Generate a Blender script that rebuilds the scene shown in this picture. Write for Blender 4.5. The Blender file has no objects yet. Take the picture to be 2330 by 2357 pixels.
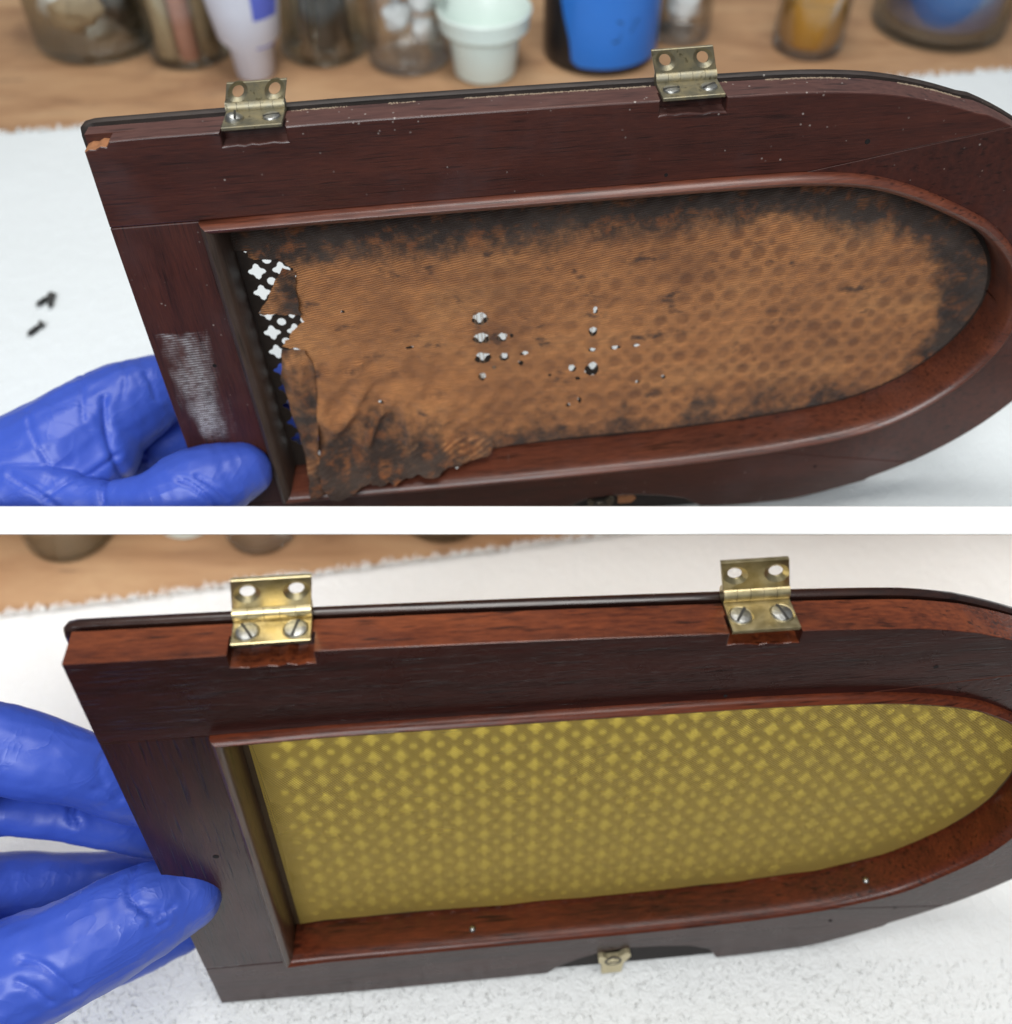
import bpy, bmesh, math, random
import numpy as np
from mathutils import Vector, Matrix, noise
from mathutils.geometry import delaunay_2d_cdt

rnd = random.Random(7)
rng = np.random.default_rng(7)
scene = bpy.context.scene
COL = scene.collection
R = math.radians

# ------------------------------------------------------------------ camera
CAM_Z = 0.486
cam_d = bpy.data.cameras.new("camera")
cam_d.sensor_fit = 'HORIZONTAL'
cam_d.sensor_width = 36.0
cam_d.lens = 36.0 * 1000.0 / 1012.0
cam_d.clip_start = 0.01
cam_d.clip_end = 60.0
cam_d.dof.use_dof = True
cam_d.dof.focus_distance = 0.350
cam_d.dof.aperture_fstop = 35.57e-3 / 0.0052
cam = bpy.data.objects.new("camera", cam_d)
COL.objects.link(cam)
cam.location = (0, 0, CAM_Z)
cam.rotation_euler = (R(40), 0, 0)          # looks down 50 degrees along +Y
scene.camera = cam

# ------------------------------------------------------------------ world + lamps (overhead workshop lamp plus two added fills)
world = bpy.data.worlds.new("World")
scene.world = world
world.use_nodes = True
bgn = world.node_tree.nodes["Background"]
bgn.inputs[0].default_value = (0.86, 0.93, 1.0, 1)
bgn.inputs[1].default_value = 0.17


def area_lamp(name, loc, target, size, size_y, power, color):
    l = bpy.data.lights.new(name, 'AREA')
    l.shape = 'RECTANGLE'
    l.size = size
    l.size_y = size_y
    l.energy = power
    l.color = color
    o = bpy.data.objects.new(name, l)
    COL.objects.link(o)
    o.location = loc
    d = Vector(target) - Vector(loc)
    o.rotation_euler = d.to_track_quat('-Z', 'Y').to_euler()
    return o


area_lamp("overhead_lamp", (0.05, 0.40, 1.35), (0.0, 0.36, 0.1), 1.0, 0.45, 11.5, (1.0, 0.985, 0.955))
area_lamp("front_fill", (-0.25, -0.72, 1.18), (0.0, 0.30, 0.05), 0.8, 0.5, 16.0, (0.95, 0.98, 1.0))  # added frontal fill, there to reach the bench below the shelf
area_lamp("under_shelf_fill", (0.0, 0.325, 0.1115), (0.0, 0.315, 0.0), 1.0, 0.03, 0.55, (1.0, 0.98, 0.95))  # added fill brightening the rear of the lower bench; no real lamp there

scene.view_settings.view_transform = 'Standard'
scene.view_settings.look = 'None'
scene.view_settings.exposure = 0.0
scene.view_settings.gamma = 1.0
scene.cycles.max_bounces = 10
scene.cycles.transparent_max_bounces = 12
scene.cycles.caustics_reflective = False
scene.cycles.caustics_refractive = False

# ------------------------------------------------------------------ helpers


class NT:
    """Tiny node-tree builder."""

    def __init__(self, name):
        self.m = bpy.data.materials.new(name)
        self.m.use_nodes = True
        self.t = self.m.node_tree
        self.n = self.t.nodes
        self.l = self.t.links
        self.bsdf = self.n["Principled BSDF"]
        self.out = self.n["Material Output"]
        self.tc = self.n.new("ShaderNodeTexCoord")

    def setin(self, node, key, v):
        s = node.inputs[key]
        if isinstance(v, bpy.types.NodeSocket):
            self.l.new(v, s)
        else:
            if isinstance(v, (tuple, list)) and len(v) == 3 and len(s.default_value) == 4:
                v = (*v, 1)
            s.default_value = v

    def p(self, **kw):
        names = dict(color="Base Color", rough="Roughness", metal="Metallic", normal="Normal", coat="Coat Weight",
                     coat_rough="Coat Roughness", spec="Specular IOR Level", trans="Transmission Weight", ior="IOR",
                     alpha="Alpha", sss="Subsurface Weight", sheen="Sheen Weight")
        for k, v in kw.items():
            self.setin(self.bsdf, names[k], v)

    def obj(self):
        return self.tc.outputs["Object"]

    def mapping(self, scale=(1, 1, 1), loc=(0, 0, 0), rot=(0, 0, 0), src=None):
        n = self.n.new("ShaderNodeMapping")
        self.l.new(src or self.obj(), n.inputs[0])
        n.inputs["Location"].default_value = loc
        n.inputs["Rotation"].default_value = rot
        n.inputs["Scale"].default_value = scale
        return n.outputs[0]

    def noise(self, vec, scale=5, detail=4, rough=0.55, dist=0.0):
        n = self.n.new("ShaderNodeTexNoise")
        self.l.new(vec, n.inputs["Vector"])
        n.inputs["Scale"].default_value = scale
        n.inputs["Detail"].default_value = detail
        n.inputs["Roughness"].default_value = rough
        n.inputs["Distortion"].default_value = dist
        return n.outputs[0]

    def voro(self, vec, scale=5, out="Distance", feature='F1', rand=1.0):
        n = self.n.new("ShaderNodeTexVoronoi")
        n.feature = feature
        self.l.new(vec, n.inputs["Vector"])
        n.inputs["Scale"].default_value = scale
        n.inputs["Randomness"].default_value = rand
        return n.outputs[out]

    def wave(self, vec, scale=5, dist=0.0, detail=1.0, dscale=1.0, direction='X'):
        n = self.n.new("ShaderNodeTexWave")
        n.bands_direction = direction
        self.l.new(vec, n.inputs["Vector"])
        n.inputs["Scale"].default_value = scale
        n.inputs["Distortion"].default_value = dist
        n.inputs["Detail"].default_value = detail
        n.inputs["Detail Scale"].default_value = dscale
        return n.outputs["Fac"]

    def ramp(self, fac, stops):
        n = self.n.new("ShaderNodeValToRGB")
        self.l.new(fac, n.inputs[0])
        e = n.color_ramp.elements
        while len(e) < len(stops):
            e.new(0.5)
        for i, (p, c) in enumerate(stops):
            e[i].position = p
            e[i].color = (c, c, c, 1) if isinstance(c, (int, float)) else (*c, 1)
        return n.outputs[0]

    def mix(self, fac, a, b, mode='MIX'):
        n = self.n.new("ShaderNodeMix")
        n.data_type = 'RGBA'
        n.blend_type = mode
        for k, v in ((0, fac), (6, a), (7, b)):
            if isinstance(v, bpy.types.NodeSocket):
                self.l.new(v, n.inputs[k])
            else:
                n.inputs[k].default_value = (*v, 1) if isinstance(v, tuple) and len(v) == 3 else v
        return n.outputs[2]

    def math(self, op, a, b=0.5, c=None, clamp=False):
        n = self.n.new("ShaderNodeMath")
        n.operation = op
        n.use_clamp = clamp
        for i, v in enumerate((a, b, c)):
            if v is None:
                continue
            if isinstance(v, bpy.types.NodeSocket):
                self.l.new(v, n.inputs[i])
            else:
                n.inputs[i].default_value = v
        return n.outputs[0]

    def xyz(self, vec=None):
        n = self.n.new("ShaderNodeSeparateXYZ")
        self.l.new(vec or self.obj(), n.inputs[0])
        return n.outputs

    def attr(self, name):
        n = self.n.new("ShaderNodeAttribute")
        n.attribute_name = name
        return n.outputs["Fac"]

    def bump(self, h, strength=0.3, dist=0.001):
        n = self.n.new("ShaderNodeBump")
        n.inputs["Strength"].default_value = strength
        n.inputs["Distance"].default_value = dist
        self.l.new(h, n.inputs["Height"])
        return n.outputs[0]

    def smooth(self, v, a, b):
        n = self.n.new("ShaderNodeMapRange")
        n.interpolation_type = 'SMOOTHSTEP'
        self.l.new(v, n.inputs[0])
        n.inputs[1].default_value = a
        n.inputs[2].default_value = b
        return n.outputs[0]


def link_mesh(name, verts, faces, mat=None, parent=None, smooth=None):
    me = bpy.data.meshes.new(name)
    me.from_pydata([tuple(map(float, v)) for v in verts], [], [tuple(int(i) for i in f) for f in faces])
    me.update()
    o = bpy.data.objects.new(name, me)
    COL.objects.link(o)
    if mat is not None:
        me.materials.append(mat)
    if parent is not None:
        o.parent = parent
    if smooth is not None:
        me.polygons.foreach_set("use_smooth", [True] * len(me.polygons))
        if smooth < 180:
            me.set_sharp_from_angle(angle=R(smooth))
    return o


def tag(o, label=None, cat=None, group=None, kind=None):
    if label:
        o['label'] = label
    if cat:
        o['category'] = cat
    if group:
        o['group'] = group
    if kind:
        o['kind'] = kind
    return o


def empty(name, M):
    o = bpy.data.objects.new(name, None)
    o.empty_display_size = 0.02
    COL.objects.link(o)
    o.matrix_world = M
    return o


def bevel(o, w, seg=2, ang=35):
    b = o.modifiers.new("bevel", 'BEVEL')
    b.width = w
    b.segments = seg
    b.limit_method = 'ANGLE'
    b.angle_limit = R(ang)
    return b


def bevel_front(o, w, depth):
    """Round over only the rim of the front face and the back rim, not the joins inside a board."""
    me = o.data
    at_ = me.attributes.new("bevel_weight_edge", 'FLOAT', 'EDGE')
    y = [v.co.y for v in me.vertices]
    at_.data.foreach_set("value", [1.0 if (abs(y[e.vertices[0]]) < 1e-6 and abs(y[e.vertices[1]]) < 1e-6) else 0.0 for e in me.edges])
    b = o.modifiers.new("bevel", 'BEVEL')
    b.width = w
    b.segments = 2
    b.limit_method = 'WEIGHT'
    return b


def catmull(pts, n=8, closed=False):
    P = [np.array(p, float) for p in pts]
    out = []
    N = len(P)
    for i in range(N if closed else N - 1):
        if closed:
            a, b, c, d = P[i - 1], P[i], P[(i + 1) % N], P[(i + 2) % N]
        else:
            a, b, c, d = P[max(i - 1, 0)], P[i], P[i + 1], P[min(i + 2, N - 1)]
        for k in range(n):
            t = k / n
            out.append(0.5 * ((2 * b) + (c - a) * t + (2 * a - 5 * b + 4 * c - d) * t * t + (3 * b - a - 3 * c + d) * t ** 3))
    if not closed:
        out.append(P[-1])
    return out


def in_poly(x, y, poly):
    poly = np.asarray(poly)
    inside = np.zeros(np.shape(x), bool)
    x2, y2 = np.roll(poly[:, 0], -1), np.roll(poly[:, 1], -1)
    for (ax, ay), bx, by in zip(poly, x2, y2):
        if ay == by:
            continue
        c = ((ay > y) != (by > y)) & (x < (bx - ax) * (y - ay) / (by - ay) + ax)
        inside ^= c
    return inside


def dist_poly(x, y, poly):
    poly = np.asarray(poly)
    d = np.full(np.shape(x), 1e9)
    q = np.roll(poly, -1, axis=0)
    for a, b in zip(poly, q):
        ab = b - a
        L = ab @ ab + 1e-15
        t = np.clip(((x - a[0]) * ab[0] + (y - a[1]) * ab[1]) / L, 0, 1)
        d = np.minimum(d, np.hypot(x - a[0] - t * ab[0], y - a[1] - t * ab[1]))
    return d


def tri_area(outline, holes=(), extra=()):
    """Triangulate a 2-D outline with holes: (verts, faces)."""
    pts, edges = [], []
    for lp in [outline] + list(holes):
        s = len(pts)
        pts += [Vector((float(p[0]), float(p[1]))) for p in lp]
        n = len(lp)
        edges += [(s + i, s + (i + 1) % n) for i in range(n)]
    pts += [Vector((float(p[0]), float(p[1]))) for p in extra]
    v, e, f, *_ = delaunay_2d_cdt(pts, edges, [], 0, 1e-7)
    v = np.array([(a.x, a.y) for a in v])
    f = np.array([t for t in f if len(t) == 3])
    c = v[f].mean(axis=1)
    keep = in_poly(c[:, 0], c[:, 1], outline)
    for h in holes:
        h = np.asarray(h)
        lo, hi = h.min(0) - 1e-6, h.max(0) + 1e-6
        m = keep & (c[:, 0] > lo[0]) & (c[:, 0] < hi[0]) & (c[:, 1] > lo[1]) & (c[:, 1] < hi[1])
        idx = np.nonzero(m)[0]
        if len(idx):
            keep[idx[in_poly(c[idx, 0], c[idx, 1], h)]] = False
    return v, f[keep]


def plate(v2, f, z0, z1, T):
    """Give a triangulated area a thickness; T(x, y, z) maps into space."""
    n = len(v2)
    V = [T(a[0], a[1], z0) for a in v2] + [T(a[0], a[1], z1) for a in v2]
    F = [tuple(t) for t in f] + [tuple(n + i for i in reversed(t)) for t in f]
    cnt = {}
    for t in f:
        for i in range(3):
            a, b = int(t[i]), int(t[(i + 1) % 3])
            if (b, a) in cnt:
                del cnt[(b, a)]
            else:
                cnt[(a, b)] = 1
    for a, b in cnt:
        F.append((b, a, n + a, n + b))
    return V, F


def fix_normals(o):
    bm = bmesh.new()
    bm.from_mesh(o.data)
    bmesh.ops.remove_doubles(bm, verts=bm.verts, dist=1e-7)
    bmesh.ops.recalc_face_normals(bm, faces=bm.faces)
    bm.to_mesh(o.data)
    bm.free()


def prism(outline, z0, z1, T):
    n = len(outline)
    if sum(outline[i][0] * outline[(i + 1) % n][1] - outline[(i + 1) % n][0] * outline[i][1] for i in range(n)) > 0:
        outline = list(outline)[::-1]
    V = [T(p[0], p[1], z0) for p in outline] + [T(p[0], p[1], z1) for p in outline]
    F = [tuple(range(n)), tuple(range(2 * n - 1, n - 1, -1))]
    F += [(i, n + i, n + (i + 1) % n, (i + 1) % n) for i in range(n)]
    return V, F


def merge(*parts):
    V, F = [], []
    for v, f in parts:
        s = len(V)
        V += list(v)
        F += [tuple(i + s for i in t) for t in f]
    return V, F


def sweep(path, nrm, prof, T, closed=False):
    """Sweep profile [(s, z)] along a 2-D path; nrm = per-point mitred offset vectors."""
    V, F = [], []
    m = len(prof)
    for p, nn in zip(path, nrm):
        for s, z in prof:
            V.append(T(p[0] + nn[0] * s, p[1] + nn[1] * s, z))
    N = len(path)
    for i in range(N if closed else N - 1):
        j = (i + 1) % N
        for k in range(m - 1):
            F.append((i * m + k, i * m + k + 1, j * m + k + 1, j * m + k))
    if not closed:
        F.append(tuple(range(m)))
        F.append(tuple((N - 1) * m + k for k in reversed(range(m))))
    return V, F


def loop_normals(path, closed=True):
    """Mitred normals pointing to the inside of a loop given top edge left-to-right (y down)."""
    P = np.asarray(path, float)
    N = len(P)
    out = []
    for i in range(N):
        a = P[i - 1] if (i > 0 or closed) else None
        c = P[(i + 1) % N] if (i < N - 1 or closed) else None
        b = P[i]
        ns = []
        for u, w in ((a, b), (b, c)):
            if u is None or w is None:
                continue
            d = w - u
            d /= np.hypot(*d) + 1e-12
            ns.append(np.array((-d[1], d[0])))
        n = sum(ns)
        n /= np.hypot(*n) + 1e-12
        n /= max(0.4, n @ ns[0])
        out.append(n)
    return out


def lathe(prof, n=48, close=False):
    V, F = [], []
    m = len(prof)
    for i in range(n):
        a = 2 * math.pi * i / n
        for r, z in prof:
            V.append((r * math.cos(a), r * math.sin(a), z))
    for i in range(n):
        j = (i + 1) % n
        for k in range(m - 1 if not close else m):
            k2 = (k + 1) % m
            F.append((i * m + k, j * m + k, j * m + k2, i * m + k2))
    return V, F


def at(V, loc):
    return [(v[0] + loc[0], v[1] + loc[1], v[2] + loc[2]) for v in V]


# ------------------------------------------------------------------ materials


def mahogany(name, base, dark, light, rough, grain='X', coat=0.0, spec=0.5, relief=0.5, dust=0.0, pores=1.0, patch=None, rub=False):
    t = NT(name)
    sc = (1, 6, 14) if grain == 'X' else (14, 6, 1)
    if grain == 'A':
        sc = (3, 6, 3)
    v = t.mapping(scale=sc)
    warp = t.noise(v, 9, 3, 0.5, 0.6)
    fine = t.noise(t.mapping(scale=tuple(s * 1.0 for s in sc)), 130, 3, 0.6)
    col = t.ramp(warp, [(0.28, dark), (0.52, base), (0.78, light)])
    col = t.mix(0.45, col, t.ramp(fine, [(0.3, dark), (0.7, light)]), 'MIX')
    psc = (45, 500, 1300) if grain == 'X' else (1300, 500, 40)
    if grain == 'A':
        psc = (260, 500, 700)
    pore = t.noise(t.mapping(scale=psc), 1.0, 2, 0.5)
    pm = t.ramp(pore, [(0.30, 1.0), (0.42, 0.0)])
    col = t.mix(t.math('MULTIPLY', pm, min(0.95, 0.75 * pores)), col, tuple(c * 0.35 for c in dark))
    rg = t.math('MULTIPLY_ADD', t.noise(t.mapping(scale=(1, 1, 1)), 60, 3), 0.22, rough - 0.11)
    if rub:      # old polish worn through to bare wood in a few streaks
        rb = t.noise(t.mapping(scale=(14, 20, 60)), 1.0, 4, 0.65)
        col = t.mix(t.math('MULTIPLY', t.smooth(rb, 0.68, 0.80), 0.5), col, (0.22, 0.075, 0.03))
        hz = t.noise(t.mapping(), 26, 4, 0.6)
        col = t.mix(t.math('MULTIPLY', t.smooth(hz, 0.5, 0.75), 0.22), col, (0.10, 0.07, 0.075))
        sx = t.noise(t.mapping(scale=(1, 1, 1), rot=(0, 0.9, 0)), 1, 1)
        scr = t.noise(t.mapping(scale=(900, 60, 18), rot=(0, 0.5, 0)), 1, 2)
        col = t.mix(t.math('MULTIPLY', t.smooth(scr, 0.74, 0.82), 0.28), col, (0.25, 0.17, 0.14))
    if dust > 0:
        d = t.voro(t.mapping(), 330)
        pick = t.noise(t.mapping(loc=(3, 1, 2)), 160, 2)
        clump = t.noise(t.mapping(loc=(1, 5, 0)), 14, 2)
        dm = t.math('MULTIPLY', t.math('LESS_THAN', d, 0.125), t.smooth(t.math('ADD', pick, t.math('MULTIPLY', clump, 0.8)), 0.90, 1.10))
        col = t.mix(t.math('MULTIPLY', dm, dust, clamp=True), col, (0.55, 0.5, 0.46))
    if patch:    # dried white glue residue with cross hatching, in local metres
        x0, x1, z0, z1 = patch
        X, Y, Z = t.xyz()
        wob = t.math('MULTIPLY', t.math('SUBTRACT', t.noise(t.mapping(scale=(90, 90, 25)), 1, 5, 0.65), 0.5), 0.022)
        zz = t.math('SUBTRACT', Z, z0)
        # the patch runs down the stile, narrowing and leaning to the right
        lean = t.math('MULTIPLY', t.math('SUBTRACT', z1, Z), 0.02)
        xm = t.math('SUBTRACT', t.math('ADD', X, wob), lean)
        m = t.math('MULTIPLY', t.smooth(xm, x0 - 0.0005, x0 + 0.005), t.math('SUBTRACT', 1.0, t.smooth(xm, x1 - 0.006, x1 + 0.0015)))
        zw = t.math('ADD', Z, t.math('MULTIPLY', wob, 0.3))
        m = t.math('MULTIPLY', m, t.math('MULTIPLY', t.smooth(zw, z0 - 0.001, z0 + 0.007), t.math('SUBTRACT', 1.0, t.smooth(zw, z1 - 0.0008, z1))))
        hat = t.wave(t.mapping(rot=(0, 0.04, 0)), 285, 1.2, 2, 40, 'Z')
        brk = t.noise(t.mapping(scale=(260, 100, 900)), 1, 3, 0.7)
        blot = t.noise(t.mapping(scale=(70, 70, 45)), 1, 4, 0.6)
        f = t.math('MULTIPLY', t.smooth(hat, 0.35, 0.75), t.smooth(brk, 0.36, 0.52))
        f = t.math('MULTIPLY', f, t.smooth(blot, 0.34, 0.60))
        f = t.math('MULTIPLY', f, m)
        f = t.math('ADD', t.math('MULTIPLY', f, 0.72), t.math('MULTIPLY', t.math('MULTIPLY', m, t.smooth(blot, 0.3, 0.6)), 0.13), clamp=True)
        col = t.mix(f, col, (0.60, 0.60, 0.62))
        rg = t.math('ADD', rg, t.math('MULTIPLY', f, 0.4))
    h = t.math('SUBTRACT', t.math('MULTIPLY', fine, 0.5), t.math('MULTIPLY', pm, 0.22 * pores))
    t.p(color=col, rough=rg, normal=t.bump(h, relief, 0.00018), spec=spec, coat=coat, coat_rough=0.16)
    return t.m


MU = dict(base=(0.052, 0.0135, 0.0095), dark=(0.024, 0.0070, 0.0058), light=(0.092, 0.024, 0.0145))
ML = dict(relief=1.0, spec=0.36, base=(0.029, 0.0078, 0.0064), dark=(0.011, 0.0038, 0.0034), light=(0.050, 0.0125, 0.0088))


def brass(name, c1, c2, rough, tarnish, scale=220):
    t = NT(name)
    n = t.noise(t.mapping(), scale, 5, 0.65)
    n2 = t.noise(t.mapping(scale=(400, 1400, 400)), 1, 2)
    col = t.mix(t.ramp(n, [(0.38, 0.0), (0.68, 1.0)]), c1, c2)
    sp = t.smooth(t.noise(t.mapping(loc=(4, 4, 4)), scale * 2.2, 4, 0.6), 0.58, 0.70)
    col = t.mix(t.math('MULTIPLY', sp, tarnish), col, (0.10, 0.085, 0.05))
    rg = t.math('MULTIPLY_ADD', n, 0.3, rough - 0.12)
    t.p(color=col, metal=1.0, rough=rg, normal=t.bump(t.math('ADD', n, t.math('MULTIPLY', n2, 0.5)), 0.25, 0.0001))
    return t.m


def plain(name, c, rough=0.5, metal=0.0, var=0.15, scale=80, bump=0.0, **kw):
    t = NT(name)
    n = t.noise(t.mapping(), scale, 4)
    col = t.mix(n, tuple(x * (1 - var) for x in c), tuple(min(1, x * (1 + var)) for x in c))
    t.p(color=col, rough=rough, metal=metal, **kw)
    if bump:
        t.p(normal=t.bump(n, bump, 0.0004))
    return t.m


def glass_mat(name, tint, rough=0.03):
    """Thin jar glass: clear, tinted, with surface reflections that grow at grazing angles."""
    t = NT(name)
    n = t.noise(t.mapping(), 30, 2)
    nb = t.bump(n, 0.2, 0.002)
    tr = t.n.new("ShaderNodeBsdfTransparent")
    lw = t.n.new("ShaderNodeLayerWeight")
    lw.inputs[0].default_value = 0.32
    edge = t.mix(t.math("POWER", lw.outputs["Facing"], 3.0), tint, tuple(c * 0.70 for c in tint))
    t.l.new(edge, tr.inputs[0])
    gl = t.n.new("ShaderNodeBsdfGlossy")
    gl.inputs["Roughness"].default_value = rough
    t.l.new(nb, gl.inputs["Normal"])
    mx = t.n.new("ShaderNodeMixShader")
    t.l.new(t.math('MULTIPLY_ADD', lw.outputs["Fresnel"], 0.5, 0.03), mx.inputs[0])
    t.l.new(tr.outputs[0], mx.inputs[1])
    t.l.new(gl.outputs[0], mx.inputs[2])
    t.l.new(mx.outputs[0], t.out.inputs[0])
    return t.m


def towel_mat(name, tint=(0.80, 0.82, 0.82)):
    t = NT(name)
    n = t.noise(t.mapping(), 420, 3, 0.6)
    b = t.noise(t.mapping(), 14, 3, 0.5)
    sq = t.wave(t.mapping(rot=(0, 0, 0.6)), 62, 16.0, 3, 2.6)       # curled loops of the pile
    sq2 = t.wave(t.mapping(rot=(0, 0, 2.0), loc=(0.3, 0.1, 0)), 95, 14.0, 2, 3.2)
    pile = t.math('ADD', t.math('MULTIPLY', sq, 0.5), t.math('ADD', t.math('MULTIPLY', sq2, 0.35), t.math('MULTIPLY', n, 0.5)))
    col = t.mix(b, tuple(c * 0.965 for c in tint), tint)
    col = t.mix(t.ramp(pile, [(0.15, 0.12), (0.5, 0.0)]), col, tuple(c * 0.90 for c in tint))
    t.p(color=col, rough=0.95, spec=0.1, sheen=0.2, normal=t.bump(pile, 0.38, 0.0010))
    return t.m


def bench_mat():
    t = NT("bench_wood")
    v = t.mapping(scale=(2.2, 9, 4))
    a = t.noise(v, 3.2, 6, 0.62, 0.8)
    col = t.ramp(a, [(0.25, (0.28, 0.142, 0.070)), (0.5, (0.46, 0.268, 0.142)), (0.75, (0.58, 0.375, 0.21))])
    blot = t.noise(t.mapping(loc=(2, 3, 0)), 11, 5, 0.6)
    col = t.mix(t.math('MULTIPLY', t.smooth(blot, 0.52, 0.72), 0.55), col, (0.16, 0.075, 0.045))
    st = t.noise(t.mapping(scale=(7, 60, 7)), 3, 4, 0.7)
    col = t.mix(t.math('MULTIPLY', t.smooth(st, 0.58, 0.72), 0.5), col, (0.10, 0.055, 0.04))
    t.p(color=col, rough=0.55, normal=t.bump(a, 0.3, 0.001))
    return t.m


def cloth_old_mat(HU, x_off):
    """Copper silk, sooty at the edges (mask painted as an attribute of the cloth), dirt dots and painted light spots over the fret holes."""
    t = NT("aged_copper_silk")
    a = t.noise(t.mapping(scale=(22, 22, 40)), 1, 5, 0.62)
    b = t.noise(t.mapping(loc=(5, 5, 5)), 85, 4, 0.6)
    fib = t.noise(t.mapping(scale=(160, 100, 1400), rot=(0, 0.10, 0)), 1, 2, 0.5)
    wv = t.wave(t.mapping(rot=(0, 0.16, 0)), 330, 0.8, 2, 60, 'Z')
    col = t.ramp(a, [(0.28, (0.31, 0.106, 0.028)), (0.5, (0.56, 0.220, 0.064)), (0.72, (0.76, 0.35, 0.12))])
    col = t.mix(t.math('MULTIPLY', t.smooth(fib, 0.45, 0.62), 0.28), col, (0.115, 0.038, 0.016))
    col = t.mix(t.math('MULTIPLY', t.smooth(wv, 0.45, 0.8), 0.45), col, (0.78, 0.38, 0.16))
    col = t.mix(t.math('MULTIPLY', t.math('SUBTRACT', 1.0, t.smooth(wv, 0.12, 0.5)), 0.55), col, (0.13, 0.043, 0.017))
    X, Y, Z = t.xyz()
    # dirt dots: lattice of the fret holes (local metres -> cells)
    p = 0.0483 * HU
    wob = t.math('MULTIPLY', t.math('SUBTRACT', b, 0.5), 0.35)

    def dots(ox, oy, rad):
        u = t.math('SUBTRACT', t.math('FRACT', t.math('ADD', t.math('MULTIPLY', t.math('SUBTRACT', X, ox), 1 / p), 0.5)), 0.5)
        w = t.math('SUBTRACT', t.math('FRACT', t.math('ADD', t.math('MULTIPLY', t.math('SUBTRACT', Z, oy), 1 / p), 0.5)), 0.5)
        d = t.math('SQRT', t.math('ADD', t.math('MULTIPLY', u, u), t.math('MULTIPLY', w, w)))
        d = t.math('ADD', d, wob)
        return t.math('SUBTRACT', 1.0, t.smooth(d, rad * 0.55, rad * 1.25))
    ox, oy = (0.2195 - 0.9) * HU + x_off, (1 - 0.3165) * HU
    m = t.math('MAXIMUM', dots(ox, oy, 0.30), t.math('MULTIPLY', dots(ox + p / 2, oy + p / 2, 0.17), 0.8))
    xf = t.smooth(X, -0.115, 0.045)
    pt = t.noise(t.mapping(loc=(9, 2, 1)), 52, 4, 0.6)
    m = t.math('MULTIPLY', m, t.math('MULTIPLY', xf, t.smooth(pt, 0.30, 0.66)))
    col = t.mix(t.math('MULTIPLY', m, 0.58), col, (0.125, 0.043, 0.018))
    lg = t.noise(t.mapping(scale=(1, 1, 1.6), loc=(4, 1, 3)), 19, 4, 0.6)
    col = t.mix(t.math('MULTIPLY', t.smooth(lg, 0.50, 0.74), 0.55), col, (0.115, 0.042, 0.019))
    sp = t.noise(t.mapping(scale=(80, 90, 130), loc=(1, 1, 7)), 1, 4, 0.62)
    col = t.mix(t.math('MULTIPLY', t.smooth(sp, 0.58, 0.74), 0.85), col, (0.028, 0.018, 0.018))
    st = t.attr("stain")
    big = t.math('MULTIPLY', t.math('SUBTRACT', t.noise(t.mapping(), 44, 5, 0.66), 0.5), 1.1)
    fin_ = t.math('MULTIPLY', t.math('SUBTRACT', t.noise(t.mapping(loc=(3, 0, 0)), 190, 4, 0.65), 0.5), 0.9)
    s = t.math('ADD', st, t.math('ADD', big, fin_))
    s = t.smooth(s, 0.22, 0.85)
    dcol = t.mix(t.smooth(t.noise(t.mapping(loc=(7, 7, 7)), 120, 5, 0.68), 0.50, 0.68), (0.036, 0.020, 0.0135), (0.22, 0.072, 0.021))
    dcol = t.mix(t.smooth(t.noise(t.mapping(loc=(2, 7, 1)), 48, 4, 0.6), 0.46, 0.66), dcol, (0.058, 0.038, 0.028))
    glow = t.math('MULTIPLY', dots(ox, oy, 0.34), t.smooth(t.noise(t.mapping(loc=(6, 1, 2)), 70, 4, 0.65), 0.46, 0.62))  # light coming through the fret holes, painted as orange spots in the dark band
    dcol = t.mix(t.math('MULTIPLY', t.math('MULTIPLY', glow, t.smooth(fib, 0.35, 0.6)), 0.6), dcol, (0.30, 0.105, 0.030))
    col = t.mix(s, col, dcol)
    h = t.math('ADD', t.math('MULTIPLY', wv, 0.7), t.math('ADD', t.math('MULTIPLY', fib, 0.7), t.math('MULTIPLY', t.noise(t.mapping(loc=(5, 5, 5)), 140, 4, 0.6), 3.0)))
    h = t.math('SUBTRACT', h, t.math('MULTIPLY', t.math('MULTIPLY', dots(ox, oy, 0.36), t.math('MULTIPLY_ADD', xf, 0.75, 0.25)), 1.3))
    t.p(color=col, rough=0.52, spec=0.35, sheen=0.15, normal=t.bump(h, 0.7, 0.0006))
    return t.m


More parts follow.
